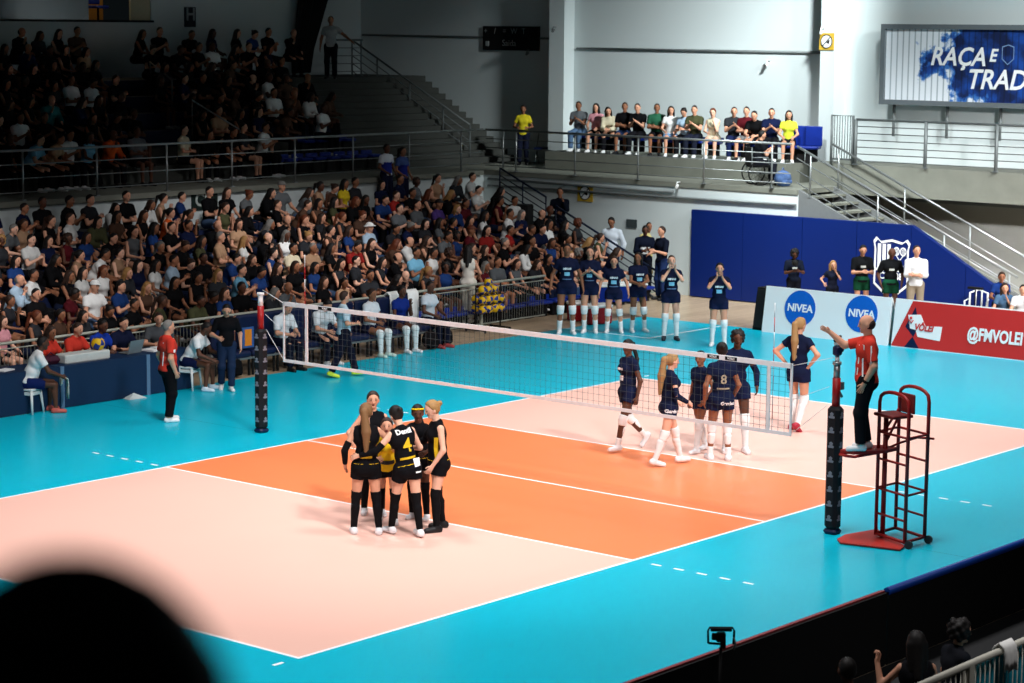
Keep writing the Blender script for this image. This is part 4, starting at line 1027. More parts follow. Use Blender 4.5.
o = MB().cbox((0, 0, 0), (.02, .02, .02)).build('tmp', WHITE); bpy.data.objects.remove(o)
r_ = MB().box((-.15, -.01, -.2), (.15, .01, .2)).box((-.09, -.014, -.16), (.09, .0, .16), 1).build('poster_card', [cmat((50, 90, 150), .6), cmat((220, 130, 30), .6)]); q = pl(1, 10.2, 250, 338)
r_.location = (q[0], 10.26, .72); tag(r_, 'small blue and orange card propped on the first bench seat', 'card')
def towel(u, v, L, label): q = pl(1, BYY + .25, u, v); return cloth('towel', label, (q[0], BYY + .27, 1.13), .34, L, .3, (225, 228, 226), 'towel', th=.085, thick=.02)
towel(393, 292, .55, 'white towel over backrest of bench, left of the two hanging'); towel(411, 290, .72, 'white towel over backrest of bench, right of the two hanging')
q = gp(365, 373); o = MB().tube([(0, 0, 0), (0, 0, .17), (0, 0, .2), (0, 0, .24)], [.035, .035, .018, .018], 10).build('bottle', cmat((190, 210, 40), .4)); o.location = (q[0], q[1] + .35, .002); tag(o, 'yellow green drinks bottle on floor between bench players', 'bottle')
def backpack(u, v, col, label, w=.36):
    q = gp(u, v); o = MB().ball((0, 0, .2), (w / 2, .16, .2), 12, 8).cbox((0, -.12, .14), (w * .6, .12, .2), bev=.04).tube([(-.06, 0, .38), (0, 0, .44), (.06, 0, .38)], .012, 6).build('backpack', cmat(col, .8)); o.location = (q[0], q[1] + .2, .0); tag(o, label, 'bag')
backpack(241, 378, (14, 15, 18), 'black backpack on floor under the first bench seat')
backpack(450, 346, (14, 15, 18), 'black backpack on the mat at the far end of bench', .5)
backpack(437, 350, (20, 18, 20), 'black bag beside feet at far end of bench', .4)
# sports barrier in front of the stand
FE = cmat((168, 172, 160), .5)
x0, x1 = -4.0, pl(1, 11.2, 545, 280)[0]
r = emp('crowd_barrier', (x0, 11.2, 0), 0, 'long pale barrier of thin bars between lower stand and court', 'barrier'); L = x1 - x0
MB().tube([(0, 0, 1.03), (L, 0, 1.03)], .03, 6).build('top_rail', FE, r)
MB().tube([(0, 0, .12), (L, 0, .12)], .02, 6).tube([(0, 0, .93), (L, 0, .93)], .012, 6).build('lower_rail', FE, r)
k = 0; x = 0
while x <= L: MB().cbox((x, 0, .52), (.07, .05, 1.04)).build('post', FE, r); x += 2.3
mb = MB(); x = 0
while x < L: mb.cbox((x, 0, .53), (.008, .008, .8)); x += .085
mb.build('bars', mat('barrier_bar', (120, 124, 118), .6), r)
# ball cart
cq = gp(490, 331); cx, cy = cq[0], 10.95
r = emp('ball_cart', (cx, cy, 0), 0, 'black wheeled ball cart in front of the barrier, full of volleyballs', 'ball cart')
for sx in (-1, 1):
    MB().tube([(sx * .42, 0, .05), (sx * .42, 0, 1.05)], .018).build('post', BLACK, r)
    MB().tube([(sx * .42, -.3, .06), (sx * .42, .3, .06)], .02).build('foot', BLACK, r)
    for sy in (-1, 1): MB().ball((sx * .42, sy * .28, .035), .033).build('wheel', BLACK, r)
for z in (.42, .62, .82):
    MB().tube([(-.42, -.13, z), (.42, -.13, z)], .008, 6).tube([(-.42, .13, z), (.42, .13, z)], .008, 6).build('shelf_rail', BLACK, r)
for lv, z in enumerate((.51, .72, .93, 1.09)):
    n = (4, 4, 3, 1)[lv]
    for i in range(n):
        for dy in ((-.105, .105) if lv < 2 else (0,)):
            rows = ('lowest', 'second lowest', 'upper', 'topmost')[lv]
            ball((cx + (i - (n - 1) / 2) * .205, cy + dy, z), .1, 'volleyball in %s layer of ball cart%s%s' % (rows, '' if n == 1 else ', ' + words[i] + ' from left', '' if not dy else ', front' if dy < 0 else ', back'), 'volleyballs in the %s layer of the cart' % rows, seed=i * 7 + lv + int(dy * 100))
# coolers and small drinks table behind the substitutes
def cooler(u, v, w, label, dy=.3):
    q = gp(u, v); r = emp('cool_box', (q[0], q[1] + dy, 0), math.radians(-20), label, 'cool box')
    MB().cbox((0, 0, .2), (w, .38, .38), bev=.03).build('body', cmat((140, 16, 22), .5), r); MB().cbox((0, 0, .42), (w + .03, .41, .07), bev=.025).build('lid', WHITE, r)
    MB().tube([(-w / 2 - .01, 0, .3), (-w / 2 - .05, 0, .34), (-w / 2 - .01, 0, .38)], .012, 6).build('handle', WHITE, r)
cooler(607, 325, .62, 'red cool box with white lid on mat, between third and second substitutes')
cooler(587, 322, .34, 'small red cool box left of the larger one')
q = gp(622, 322)
r = emp('drinks_table', (q[0] + .6, q[1] + .6, 0), math.radians(-30), 'small table with blue cloth and white top behind the substitutes', 'table')
MB().cbox((0, 0, .78), (1.3, .6, .05), bev=.015).build('tabletop', WHITE, r)
MB().cbox((0, 0, .58), (1.24, .56, .36)).build('cloth_skirt', cmat((16, 40, 120), .8), r)
for sx in (-1, 1):
    for sy in (-1, 1): MB().tube([(sx * .58, sy * .24, 0), (sx * .58, sy * .24, .5)], .02, 6).build('leg', WHITE, r)
for i, (dx, dy) in enumerate(((-.3, 0), (.1, .05))):
    o = MB().tube([(0, 0, 0), (0, 0, .16), (0, 0, .19), (0, 0, .23)], [.035, .035, .015, .015], 8).build('water_bottle', cmat((190, 215, 225), .2)); o.location = (q[0] + .6 + dx, q[1] + .6 + dy * .5, .806); tag(o, 'small clear water bottle on white topped table, ' + ('left' if i == 0 else 'right'), 'bottle')
# loudspeaker at end of lower stand
q = pl(0, 19.0, 518, 228); r = emp('loudspeaker', (19.1, q[1], q[2]), math.radians(20), 'black box loudspeaker on stand near the navy stair railing', 'speaker')
MB().cbox((0, 0, .3), (.5, .55, .62), bev=.03).build('cabinet', BLACK, r); MB().cbox((-.25, 0, .3), (.02, .46, .54)).build('grille', mat('grille', (22, 22, 24), .6), r)
MB().box((-.2, -.2, -.65), (.2, .2, .0)).build('stand', BLACK, r)
# white chair and black music stand at the right
q = gp(975, 322); r = emp('garden_chair', (19.9, pl(0, 19.9, 977, 300)[1], 0), math.radians(200), 'white plastic garden chair against the blue padding', 'chair')
MB().cbox((0, 0, .44), (.46, .46, .04), bev=.015).build('seat', WHITE, r)
MB().tube([(-.21, -.2, .45), (-.27, -.2, .8), (-.28, 0, .88), (-.27, .2, .8), (-.21, .2, .45)], .025).tube([(-.22, -.07, .46), (-.27, -.07, .85)], .02, 6).tube([(-.22, .07, .46), (-.27, .07, .85)], .02, 6).build('backrest', WHITE, r)
for s in (-1, 1): MB().tube([(-.26, s * .22, .66), (.2, s * .25, .66), (.22, s * .23, .0)], .02).tube([(-.22, s * .2, .44), (-.26, s * .24, 0)], .02).build('side_frame', WHITE, r)
q = pl(0, 19.4, 975, 300); r = emp('music_stand', (19.4, q[1], 0), 0, 'thin black tripod stand in front of the white garden chair', 'stand')
MB().tube([(0, 0, .2), (0, 0, 1.0)], .015).build('pole', BLACK, r)
for a in range(3): MB().tube([(0, 0, .25), (.28 * math.cos(a * 2.1), .28 * math.sin(a * 2.1), .01)], .012, 6).build('leg', BLACK, r)
MB().cbox((0, 0, 1.0), (.1, .35, .05)).build('tray', BLACK, r)
# ------------------------------------------------------------------ people on and around the court
BK, NV, WH = (16, 16, 19), (20, 27, 52), (228, 230, 230)
YE = (214, 176, 24)
def bkit(shoe=(225, 225, 228), top=BK, sl=None):
    w = [('tank', top), ('shorts', BK), ('sock', (18, 18, 20), -1), ('shoe', shoe), ('band', YE, (.02, .035)), ('collar', YE)]
    if sl: w.append(('armsleeve', BK, sl))
    return w
def put(u, v, vh, az, sex, sk, P, wear, hair, label, group=None, z=0.0, f=1.0, **k):
    g, H = at_height(u, v, vh, z, f); return person(g, az, H, sex, sk, P, wear, hair, label, group, **k)
GB = 'players in black kit huddling on court'
put(366, 534, 403, 45, 'f', 'l', dict(fl=(.03, .16, .085), fr=(-.02, .17, .085), hl=(.08, .12, -.46), hr=(.32, .22, -.28), er=(-.3, .9, -.5), hy=-12), bkit(sl='lr'), ('ponylong', (118, 84, 52)),
    'player in black kit, seen from behind, with very long light brown hair', GB, h=.013, decals=[('7', .2, 'back', .26, YE, 'tank'), ('#0.16x0.03', .1, 'back', .12, YE, 'tank')])
put(407, 536, 405, 70, 'f', 'p', dict(fl=(.22, .12, .085), fr=(-.14, .12, .085), side=-7, lean=10, hl=(.22, .36, -.28), el=(-.3, .4, -.8), hr=(.26, .05, -.28), hy=10, hp=14, hip=-4), bkit(sl='l'), ('bun', 'b'),
    'player in black kit with yellow number four on back, white towel at waist', GB, h=.013,
    decals=[('4', .26, 'back', .28, YE, 'tank'), ('Dentil', .09, 'back', .47, DECALW and (235, 235, 235), 'tank'), ('#0.22x0.03', .1, 'back', .12, YE, 'tank'), ('#0.09x0.2', .1, 'back', .0, (235, 235, 235), 'shorts', .1)])
put(438, 530, 399, 150, 'f', 'p', dict(fl=(.06, .12, .085), fr=(-.1, .12, .085), lean=4, hl=(.12, .04, -.48), hr=(.3, .0, -.2), hp=14), bkit(BK, sl='r'), ('bun', 'y'),
    'player in black kit in profile facing left, blonde hair tied, black shoes', GB, h=.013, decals=[('#0.05x0.3', .1, 'left', .2, YE, 'tank', -.06)])
put(373, 514, 391, 228, 'f', 'l', dict(hl=(.2, .1, -.38), hr=(.25, .15, -.3), fl=(.05, .12, .085), fr=(-.05, .12, .085)), bkit(), ('bun', 'n'),
    'player in black kit facing camera at back of huddle, hair in bun', GB, h=.013, decals=[('#0.16x0.03', .1, 'front', .3, YE, 'tank')])
put(387, 523, 418, 222, 'f', 'l', dict(lean=16, hp=-6, hl=(.3, .1, -.2), hr=(.28, .0, -.25), fl=(.05, .13, .085), fr=(-.1, .12, .085), mouth=.014), bkit(top=(206, 170, 30), sl='lr'), ('pony', 'n'),
    'smiling player in yellow and black libero shirt in middle of the huddle', GB, h=.013, f=1.03, decals=[('#0.2x0.06', .1, 'front', .12, BK, 'tank')])
put(419, 519, 403, 205, 'f', 'd', dict(lean=6, hp=10, hy=20, hl=(.25, .05, -.3), hr=(.3, .1, -.2), fl=(.0, .12, .085), fr=(-.05, .12, .085)), bkit() + [('headband', YE)], ('pony', 'b'),
    'dark skinned player in black kit wearing yellow headband, behind number four', GB, h=.013)
def nkit(shoe=(228, 228, 230), full=True, bot='skirt'):
    w = [('shirt', NV, .42), (bot, (22, 29, 58), .36), ('kneepad', (232, 234, 234)), ('shoe', shoe), ('collar', (170, 140, 70))]
    w.append(('sock', (230, 232, 232), .2 if full else .72)); return w
GN = 'players in navy kit near the net'
WT = (225, 230, 235)
put(627, 450, 339, 160, 'f', 'd', dict(fl=(.24, .09, .085), fr=(-.36, .06, .2), pr=55, kr=(1, .0, -.2), hl=(.02, .13, -.5), hr=(-.12, .16, -.47), hy=25), nkit(full=False), ('pony', 'b'),
    'dark skinned player in navy kit walking left with one heel raised', GN, h=.013, decals=[('#0.1x0.08', .1, 'front', .22, WT, 'shirt', .0), ('MINAS', .05, 'front', .36, WT, 'shirt')])
put(668, 465, 353, -32, 'f', 'p', dict(fl=(.24, .09, .085), fr=(-.26, .09, .095), pr=12, hl=(.2, .03, -.42), hr=(.22, .05, -.38), hp=2, lean=2), nkit() + [('armsleeve', NV, 'r')], ('ponylong', (150, 116, 74)),
    'player in navy kit walking right with long blonde ponytail and dark sleeve', GN, h=.013, decals=[('Gerdau', .07, 'right', -.06, WT, 'skirt', -.02)])
put(720, 460, 342, 48, 'f', 't', dict(fl=(.05, .14, .085), fr=(-.05, .11, .085), hl=(.05, .09, -.5), hr=(.14, .06, -.46), hp=8), nkit(full=False), ('bun', 'b'),
    'player in navy kit with number eight on back, dark hair tied up', GN, h=.013, decals=[('8', .2, 'back', .28, (150, 140, 120), 'shirt'), ('#0.2x0.025', .1, 'back', .15, (150, 140, 120), 'shirt'), ('Gerdau', .075, 'back', -.07, WT, 'skirt', .07)])
put(735, 452, 329, 222, 'f', 'd', dict(fl=(.04, .14, .085), fr=(.0, .14, .085), hl=(.12, .12, -.44), hr=(.1, .1, -.46), hp=8), nkit() + [('armsleeve', NV, 'l')], ('curly', 'b'),
    'dark skinned player in navy kit with curly hair, facing number eight', GN, h=.014)
put(699, 452, 351, 170, 'f', 't', dict(fl=(.16, .09, .085), fr=(-.22, .08, .1), pr=16, hl=(.1, .05, -.45), hy=20), nkit(), ('bun', 'b'),
    'player in navy kit mostly hidden on the left of number eight', GN, h=.014)
put(797, 430, 317, 5, 'f', 'l', dict(fl=(.02, .1, .085), fr=(-.16, .09, .12), pr=40, hl=(-.02, .05, -.36), el=(-.35, 1, 0), hr=(-.02, .05, -.36), er=(-.35, 1, 0), hy=-15, grip=.6), nkit((170, 40, 60)), ('ponylong', (150, 116, 74)),
    'player in navy kit seen from behind, hands on hips, blonde ponytail', GN, h=.013, decals=[('#0.12x0.05', .1, 'back', .38, WT, 'shirt'), ('6', .16, 'back', .24, (150, 140, 120), 'shirt')])
RS = (192, 56, 44)
put(169, 421, 320, -20, 'm', 'l', dict(hl=(.03, .05, -.5), hr=(.05, .06, -.5), fl=(.05, .1, .085), fr=(-.05, .12, .085)), [('shirt', RS, .7), ('trousers', BK), ('shoe', WH), ('collar', WH), ('wristband', (220, 220, 220), 'l')], ('short', 'g'),
    'second referee in red shirt and black trousers standing before the tables', 'referees', h=.014, b=1.12, decals=[('#0.07x0.09', .1, 'right', .3, WH, 'shirt', .02), ('#0.02x0.4', .1, 'back', .25, WH, 'shirt', .09)])
pz_ = 1.238
put(864, 449.5, 314.5, 128, 'm', 'l', dict(fl=(.06, .1, .085), fr=(-.04, .1, .085), hr=(.46, .06, .1), er=(0, .2, -1), dr=(.9, 0, .5), hl=(.06, .05, -.49), grip=.05, b=1), [('shirt', RS, .8), ('trousers', (20, 20, 24)), ('shoe', WH), ('collar', WH), ('wristband', (20, 20, 20), 'l')], ('bald', 'n'),
    'first referee in red striped shirt on the umpire stand, arm raised', 'referees', z=pz_, h=.013, b=1.1, decals=[('#0.02x0.42', .1, 'back', .25, WH, 'shirt', .1), ('#0.02x0.42', .1, 'back', .25, WH, 'shirt', -.1), ('#0.018x0.42', .1, 'left', .25, WH, 'shirt', 0.02), ('#0.018x0.42', .1, 'left', .25, WH, 'shirt', -.07), ('#0.018x0.4', .1, 'front', .25, WH, 'shirt', .09)])
# line of substitutes
LK = lambda sh=WH: [('shirt', NV, .5), ('shorts', (24, 31, 60), .34), ('kneepad', (226, 232, 232)), ('sock', (228, 232, 232), .55), ('shoe', sh), ('collar', (150, 160, 180))]
GL = 'substitutes in navy kit standing at the far corner'
DL = [('MINAS', .06, 'front', .34, WT, 'shirt'), ('#0.12x0.08', .1, 'front', .24, (120, 190, 220), 'shirt'), ('#0.2x0.02', .1, 'front', .14, (90, 120, 160), 'shirt')]
put(566, 334, 243, 222, 'f', 't', dict(hl=(.05, .16, -.49), hr=(.05, .16, -.49), fl=(0, .13, .085), fr=(0, .13, .085)), LK(), ('bun', 'b'), 'leftmost substitute in navy kit, arms hanging, short white kneepads', GL, h=.017, decals=DL)
put(589, 333, 246, 215, 'f', 'l', dict(hl=(.25, -.08, -.12), el=(0, .5, -1), hr=(.25, -.08, -.14), er=(0, .5, -1), fl=(0, .13, .085), fr=(0, .1, .085)), LK(), ('pony', 'n'), 'second substitute from left in navy kit, clapping hands at chest', GL, h=.017, decals=DL)
put(613, 333, 256, 218, 'f', 'l', dict(hl=(.12, .18, -.45), hr=(.12, .18, -.45), fl=(0, .18, .085), fr=(0, .14, .085)), LK(), ('bun', 'n'), 'third substitute from left in navy kit with arms held away from body', GL, h=.017, decals=DL)
put(637, 332, 252, 235, 'f', 't', dict(hl=(.26, -.14, -.3), el=(0, .6, -1), hr=(.27, -.14, -.32), er=(0, .6, -1), fl=(0, .17, .085), fr=(0, .12, .085), hy=-35), LK(), ('long', 'b'), 'fourth substitute in navy kit looking sideways with hands together', GL, h=.017, decals=DL[:2])
put(670, 340, 255, 222, 'f', 'p', dict(hl=(.2, -.09, .08), el=(.2, .7, -1), dl=(.5, -.2, .8), hr=(.2, -.09, .08), er=(.2, .7, -1), dr=(.5, -.2, .8), fl=(0, .13, .085), fr=(0, .13, .085), hp=-4), [w if w[0] != 'sock' else ('sock', (228, 232, 232), .1) for w in LK((30, 30, 40))], ('short', 'n'), 'fifth substitute in navy kit and dark shoes, hands cupped round mouth', GL, h=.017, decals=DL)
put(718, 346, 262, 215, 'f', 'l', dict(lean=6, hl=(.2, -.09, .06), el=(.2, .8, -1), dl=(.5, -.2, .8), hr=(.2, -.09, .06), er=(.2, .8, -1), dr=(.5, -.2, .8), fl=(0, .13, .085), fr=(0, .13, .085)), [w if w[0] != 'sock' else ('sock', (228, 232, 232), .1) for w in LK()], ('bun', 'b'), 'rightmost substitute in navy kit shouting in front of blue padding', GL, h=.017, decals=DL[:2])
# staff by the wall
M_ = 'men standing by the white wall'
def stair_z(u, v): q = pl(0, 20.0, u, v); return q
q = stair_z(563, 240); person((19.85, q[1], .82), 215, 1.76, 'm', 't', dict(hl=(.2, -.08, .04), el=(.2, .4, -1), hr=(.2, -.12, -.28), er=(0, .4, -1), fl=(0, .09, .085), fr=(.0, .09, .085)), [('jacket', (14, 18, 30), 1.9), ('trousers', (16, 20, 34)), ('shoe', BK)], ('short', 'b'), 'man in dark navy tracksuit standing on the stair, hand at mouth', M_, h=.02, b=.9)
put(611, 292, 216, 200, 'm', 't', dict(hl=(.05, .1, -.5), hr=(.05, .12, -.5), hp=22), [('jacket', (205, 215, 225), 1.5), ('trousers', (34, 50, 86)), ('shoe', BK)], ('short', 'b'), 'man in white long sleeved shirt and jeans looking down', M_, h=.02, b=.9)
put(644, 296, 225, 225, 'm', 'd', dict(hl=(.24, -.1, -.22), hr=(.24, -.1, -.25), hp=12), [('jacket', (16, 22, 38), 1.9), ('trousers', (20, 22, 30)), ('shoe', BK), ('band', WH, (.1, .3))], ('short', 'b'), 'man in navy jacket over white shirt, head bowed', M_, h=.02, b=.9)
put(648, 291, 222, 230, 'm', 't', dict(), [('shirt', (190, 178, 120), .7), ('trousers', (120, 110, 84)), ('shoe', BK)], ('short', 'b'), 'man in pale yellow shirt half hidden behind the jacketed man', M_, h=.02, b=.9)
put(661, 300, 226, 160, 'm', 'l', dict(hl=(.3, -.02, -.2), el=(0, .4, -1), hr=(.25, .0, -.3)), [('shirt', (18, 22, 36), .9), ('trousers', (30, 46, 84)), ('shoe', BK)], ('short', 'n'), 'man in dark polo shirt and jeans turned left, talking', M_, h=.02, b=.9)
# staff behind the white boards
B_G = 'people standing behind the advertising boards'
for (u, vh, az, sex, sk, P, wear, hair, lb) in (
    (793, 249, 225, 'm', 'd', dict(hl=(.28, -.08, -.2), hr=(.28, -.08, -.2), hp=20), [('shirt', (18, 24, 38), .8), ('trousers', (20, 22, 30)), ('shoe', BK)], ('curly', 'b'), 'man in dark shirt holding a camera, leftmost behind the boards'),
    (832, 261, 225, 'f', 'l', dict(hl=(.22, -.1, .05), el=(.1, .6, -1), hr=(.12, .14, -.3)), [('shirt', (24, 28, 44), .5), ('trousers', (20, 22, 30)), ('shoe', BK)], ('long', 'y'), 'shorter blonde woman in dark top, hand to face, behind the boards'),
    (861, 244, 225, 'm', 'l', dict(hl=(.27, -.1, -.24), hr=(.27, -.1, -.24), hp=20), [('shirt', (18, 20, 22), .8), ('shorts', (16, 60, 40), .5), ('shoe', BK), ('band', (24, 80, 56), (.0, .1))], ('short', 'b'), 'man in black and green kit reading a paper, behind the boards'),
    (890, 247, 220, 'm', 'd', dict(hl=(.1, .06, -.46), hr=(.1, .06, -.46), hp=20), [('shirt', (18, 20, 22), .8), ('shorts', (16, 60, 40), .5), ('shoe', BK), ('band', (24, 80, 56), (.0, .1))], ('bald', 'b'), 'bald man in black and green kit below the white crest'),
    (915, 245, 210, 'm', 'l', dict(hl=(.22, -.2, -.24), el=(0, .8, -1), hr=(.24, -.2, -.26), er=(0, .8, -1), hy=20), [('jacket', (216, 220, 222), 1.5), ('trousers', (140, 128, 110)), ('shoe', BK)], ('short', 'n'), 'man in white shirt and khaki trousers with folded arms by padding')):
    q = pl(0, 19.3, u, 300); H = 1.0
    g = V3(19.3, q[1], 0); lo, hi = 1.2, 2.1
    for _ in range(25):
        m = (lo + hi) / 2
        if proj(g + V3(0, 0, m))[1] > vh: lo = m
        else: hi = m
    person(g, az, m, sex, sk, P, wear, hair, lb, B_G, h=.02, b=.92, decals=[('#0.12x0.05', .1, 'front', .32, (200, 205, 200), wear[0][0])] if sex == 'm' and wear[0][0] == 'shirt' else ())
    if u == 793:
        r = emp('video_camera', g + V3(-.3, -.22, 1.22), math.radians(225), 'black video camera held by the leftmost man behind boards', 'camera'); MB().cbox((0, 0, .04), (.2, .12, .12), bev=.02).build('body', BLACK, r); MB().tube([(.1, 0, .04), (.2, 0, .04)], .04, 10).build('lens', BLACK, r)
# right edge children
for (u, vh, xx, sex, sk, col, hr_, lb) in ((1001, 269, 19.6, 'f', 't', (24, 50, 110), ('pony', 'n'), 'girl in blue shirt with head on hand above the red board'),
                                      (1004, 283, 18.9, 'f', 'l', (70, 100, 130), ('long', 'n'), 'girl in grey blue top sitting in front of the girl in blue'),
                                      (1022, 287, 18.9, 'm', 'l', (210, 214, 216), ('short', 'b'), 'boy in white shirt at the right edge above the red board')):
    q = pl(0, xx, u, vh + 8); z = q[2] - 1.12
    person((xx, q[1], max(0, z)), 215, 1.6, sex, sk, dict(pz=.56, lean=12, fl=(.42, .12, .085), fr=(.42, .12, .085), hl=(.2, -.1, -.02), el=(.2, .3, -1), hr=(.3, .0, -.3)), [('shirt', col), ('trousers', (26, 28, 36)), ('shoe', WH)], hr_, lb, 'children sitting at the right edge', h=.02)
    zz = max(0, z)
    s_ = stool(xx, q[1], 'white plastic stool under the ' + lb.split(' sitting')[0].split(' with')[0].split(' at the')[0], 0); s_.location.z = 0
    s_.scale = (1, 1, (zz + .44) / .45)
# seated people beside the court
SITP = dict(pz=.56, lean=8, fl=(.42, .12, .085), fr=(.42, .12, .085), hl=(.30, .0, -.33), hr=(.30, .0, -.33))
def sp_(**k): d = dict(SITP); d.update(k); return d
g = gp(30, 413); stool(g[0], g[1], 'white plastic stool under the man at left edge', .3)
person((g[0], g[1], 0), -28, 1.76, 'm', 'd', sp_(lean=18, lean2=6, hl=(.34, -.02, -.36), hr=(.36, .0, -.34), fl=(.36, .16, .085), fr=(.42, .14, .085), hp=-2), [('shirt', WH, .6), ('shorts', (20, 34, 84), .6), ('shoe', (190, 90, 80))], ('short', 'b'),
       'dark skinned man in white shirt sitting on white stool at left edge', h=.014)
o = cloth('towel', 'pale printed towel held over the knee of the left stool man', (g[0] + .52, g[1] - .30, .58), .3, .34, .1, (190, 196, 186), 'towel', yaw=math.radians(60), th=.05, thick=.015)
g = gp(193, 390); stool(g[0], g[1] + .1, 'white plastic stool under the man behind second referee', .3)
person((g[0], g[1] + .1, 0), -62, 1.74, 'm', 'd', sp_(lean=24, lean2=8, fl=(.4, .17, .085), fr=(.38, .17, .085), hl=(.36, -.04, -.3), hr=(.3, .0, -.36), hp=16), [('shirt', WH, .6), ('shorts', (18, 26, 60), .55), ('shoe', (205, 220, 230))], ('short', 'b'),
       'man in white shirt and navy shorts on stool behind second referee', h=.014)
put(227, 390, 303, 232, 'm', 'l', dict(fl=(.12, .08, .085), fr=(-.14, .1, .12), pr=25, hl=(.05, .1, -.5), hr=(.22, .0, -.3), hp=25), [('shirt', BK, .8), ('trousers', (30, 44, 70)), ('shoe', WH)], ('short', 'b'), 'man in black shirt and jeans walking, looking down at his phone', h=.014)
put(344, 377, 291, -35, 'm', 'l', dict(fl=(.26, .08, .085), fr=(-.28, .09, .1), pr=14, hl=(.1, .06, -.46), hr=(.24, -.02, -.28), hy=20), [('shirt', (176, 200, 212), .8), ('trousers', (16, 20, 36)), ('shoe', (200, 220, 60))], ('short', 'n'), 'coach in pale blue shirt and lime shoes walking by the bench', h=.014)
bench_people = (
    (283, 295, 'm', 'l', sp_(lean=14, hp=30, hl=(.3, -.06, -.28), hr=(.3, -.06, -.28)), [('shirt', (215, 222, 226), .8), ('trousers', (16, 20, 36)), ('shoe', BK)], ('short', 'b'), 'man in white team shirt reading a board, first on bench from left'),
    (321, 298, 'm', 'l', sp_(lean=20, hp=35, hl=(.34, -.02, -.26), hr=(.32, -.06, -.3)), [('shirt', (215, 222, 226), .8), ('trousers', (16, 20, 36)), ('shoe', WH)], ('short', 'b'), 'man in white team shirt bending over papers, left of walking coach'),
    (372, 295, 'f', 't', sp_(lean=6, hl=(.3, -.08, -.26), hr=(.3, -.02, -.3)), [('shirt', (205, 214, 220), .5), ('shorts', NV, .36), ('kneepad', (220, 228, 228)), ('sock', (215, 225, 225), .2), ('shoe', (190, 215, 205))], ('bun', 'n'), 'player in white shirt with white socks sitting right of the coach'),
    (401, 299, 'f', 'd', sp_(lean=10, hl=(.24, -.08, -.02), el=(.2, .2, -1), hr=(.3, -.05, -.28)), [('shirt', (22, 44, 120), .5), ('shorts', NV, .36), ('kneepad', (220, 228, 228)), ('sock', (215, 225, 225), .2), ('shoe', (225, 228, 228))], ('bun', 'b'), 'dark skinned player in blue shirt with chin on hand on bench'),
    (431, 291, 'f', 'd', sp_(lean=4, hl=(.3, .0, -.33)), [('shirt', (190, 200, 208), .5), ('trousers', (16, 20, 36)), ('shoe', (160, 60, 60))], ('short', 'b'), 'player in white shirt with towel round neck at right bench end'))
for (u, vh, sex, sk, P, wear, hair, lb) in bench_people:
    q = pl(1, BYY - .1, u, vh + 10); person((q[0], BYY - .02, 0), -90 + random.uniform(-8, 8), 1.76, sex, sk, P, wear, hair, lb, 'people sitting on the navy bench', h=.017)
tb = ((45, 335, 'f', 't', RS, ('long', 'n'), 'woman in red shirt seated at the table left of the console'), (72, 333, 'm', 'l', RS, ('short', 'n'), 'man in red shirt seated behind the white console'), (97, 328, 'm', 'd', (24, 54, 150), ('short', 'b'), 'man in bright blue shirt seated behind the volleyball'),
      (119, 319, 'm', 'l', (20, 26, 50), ('short', 'b'), 'man in navy jacket seated behind the open laptop'), (159, 319, 'm', 'l', (70, 74, 78), ('short', 'n'), 'man in grey shirt seated at the right table section'))
for i, (u, vh, sex, sk, col, hair, lb) in enumerate(tb):
    q = pl(1, 10.8, u, vh + 8); person((q[0], 10.86, 0), -90 + (10 if i != 3 else 0) - (40 if i == 4 else 0), 1.74, sex, sk, sp_(lean=16, fl=(.3, .12, .085), fr=(.3, .12, .085), hl=(.36, -.02, -.22), hr=(.34, -.02, -.22), hp=6), [('shirt', col, .7), ('trousers', (22, 24, 30)), ('shoe', BK)], hair, lb, 'officials seated at the scorer tables', h=.017)
    stool(q[0], 10.86, 'white plastic stool under ' + ' '.join(lb.split()[:4]) + ' at the tables', 0)
# spectators near the barrier and lower corner
q = pl(1, 11.75, 467, 300); person((q[0], 11.72, 0.1), 30, 1.74, 'f', 'l', dict(fl=(.14, .08, .085), fr=(-.14, .09, .1), hl=(.2, .05, -.35), hr=(.2, .05, -.35)), [('tank', (214, 210, 200)), ('trousers', (206, 204, 190)), ('shoe', (200, 190, 180))], ('long', 'b'), 'woman in white sleeveless top and trousers walking behind the barrier', h=.018)
for (u, v, zz, az, sk, P, wear, hair, lb) in (
    (952, 640, 1.18, -30, 'l', dict(hl=(.25, .0, -.2)), [('shirt', (30, 32, 38)), ('trousers', (24, 24, 28)), ('shoe', BK)], ('curly', 'b'), 'spectator with curly dark hair behind the barrier at lower right'),
    (918, 653, 1.15, 40, 'l', dict(hl=(.16, .22, .02), el=(.2, .8, -1), dl=(.2, -.3, 1), grip=1.2), [('tank', (24, 24, 28)), ('trousers', (24, 24, 28)), ('shoe', BK)], ('long', 'b'), 'dark haired spectator with raised fist left of the curly haired one'),
    (851, 667, 1.1, 50, 'd', dict(), [('shirt', (18, 18, 22)), ('trousers', (18, 18, 20)), ('shoe', BK)], ('short', 'b'), 'spectator in black barely visible in the dark at lower right')):
    q = pl(1, -11.25, u, v); g = V3(q[0], -11.25, 0)
    person(g - V3(0, 0, 0), az, 1.6, 'f', sk, sp_(**P), wear, hair, lb, h=.014)
    s_ = stool(g[0], g[1], 'plastic stool under the ' + ('curly haired spectator' if u > 940 else 'fist raising spectator' if u > 900 else 'spectator in black') + ' lower right', 0)
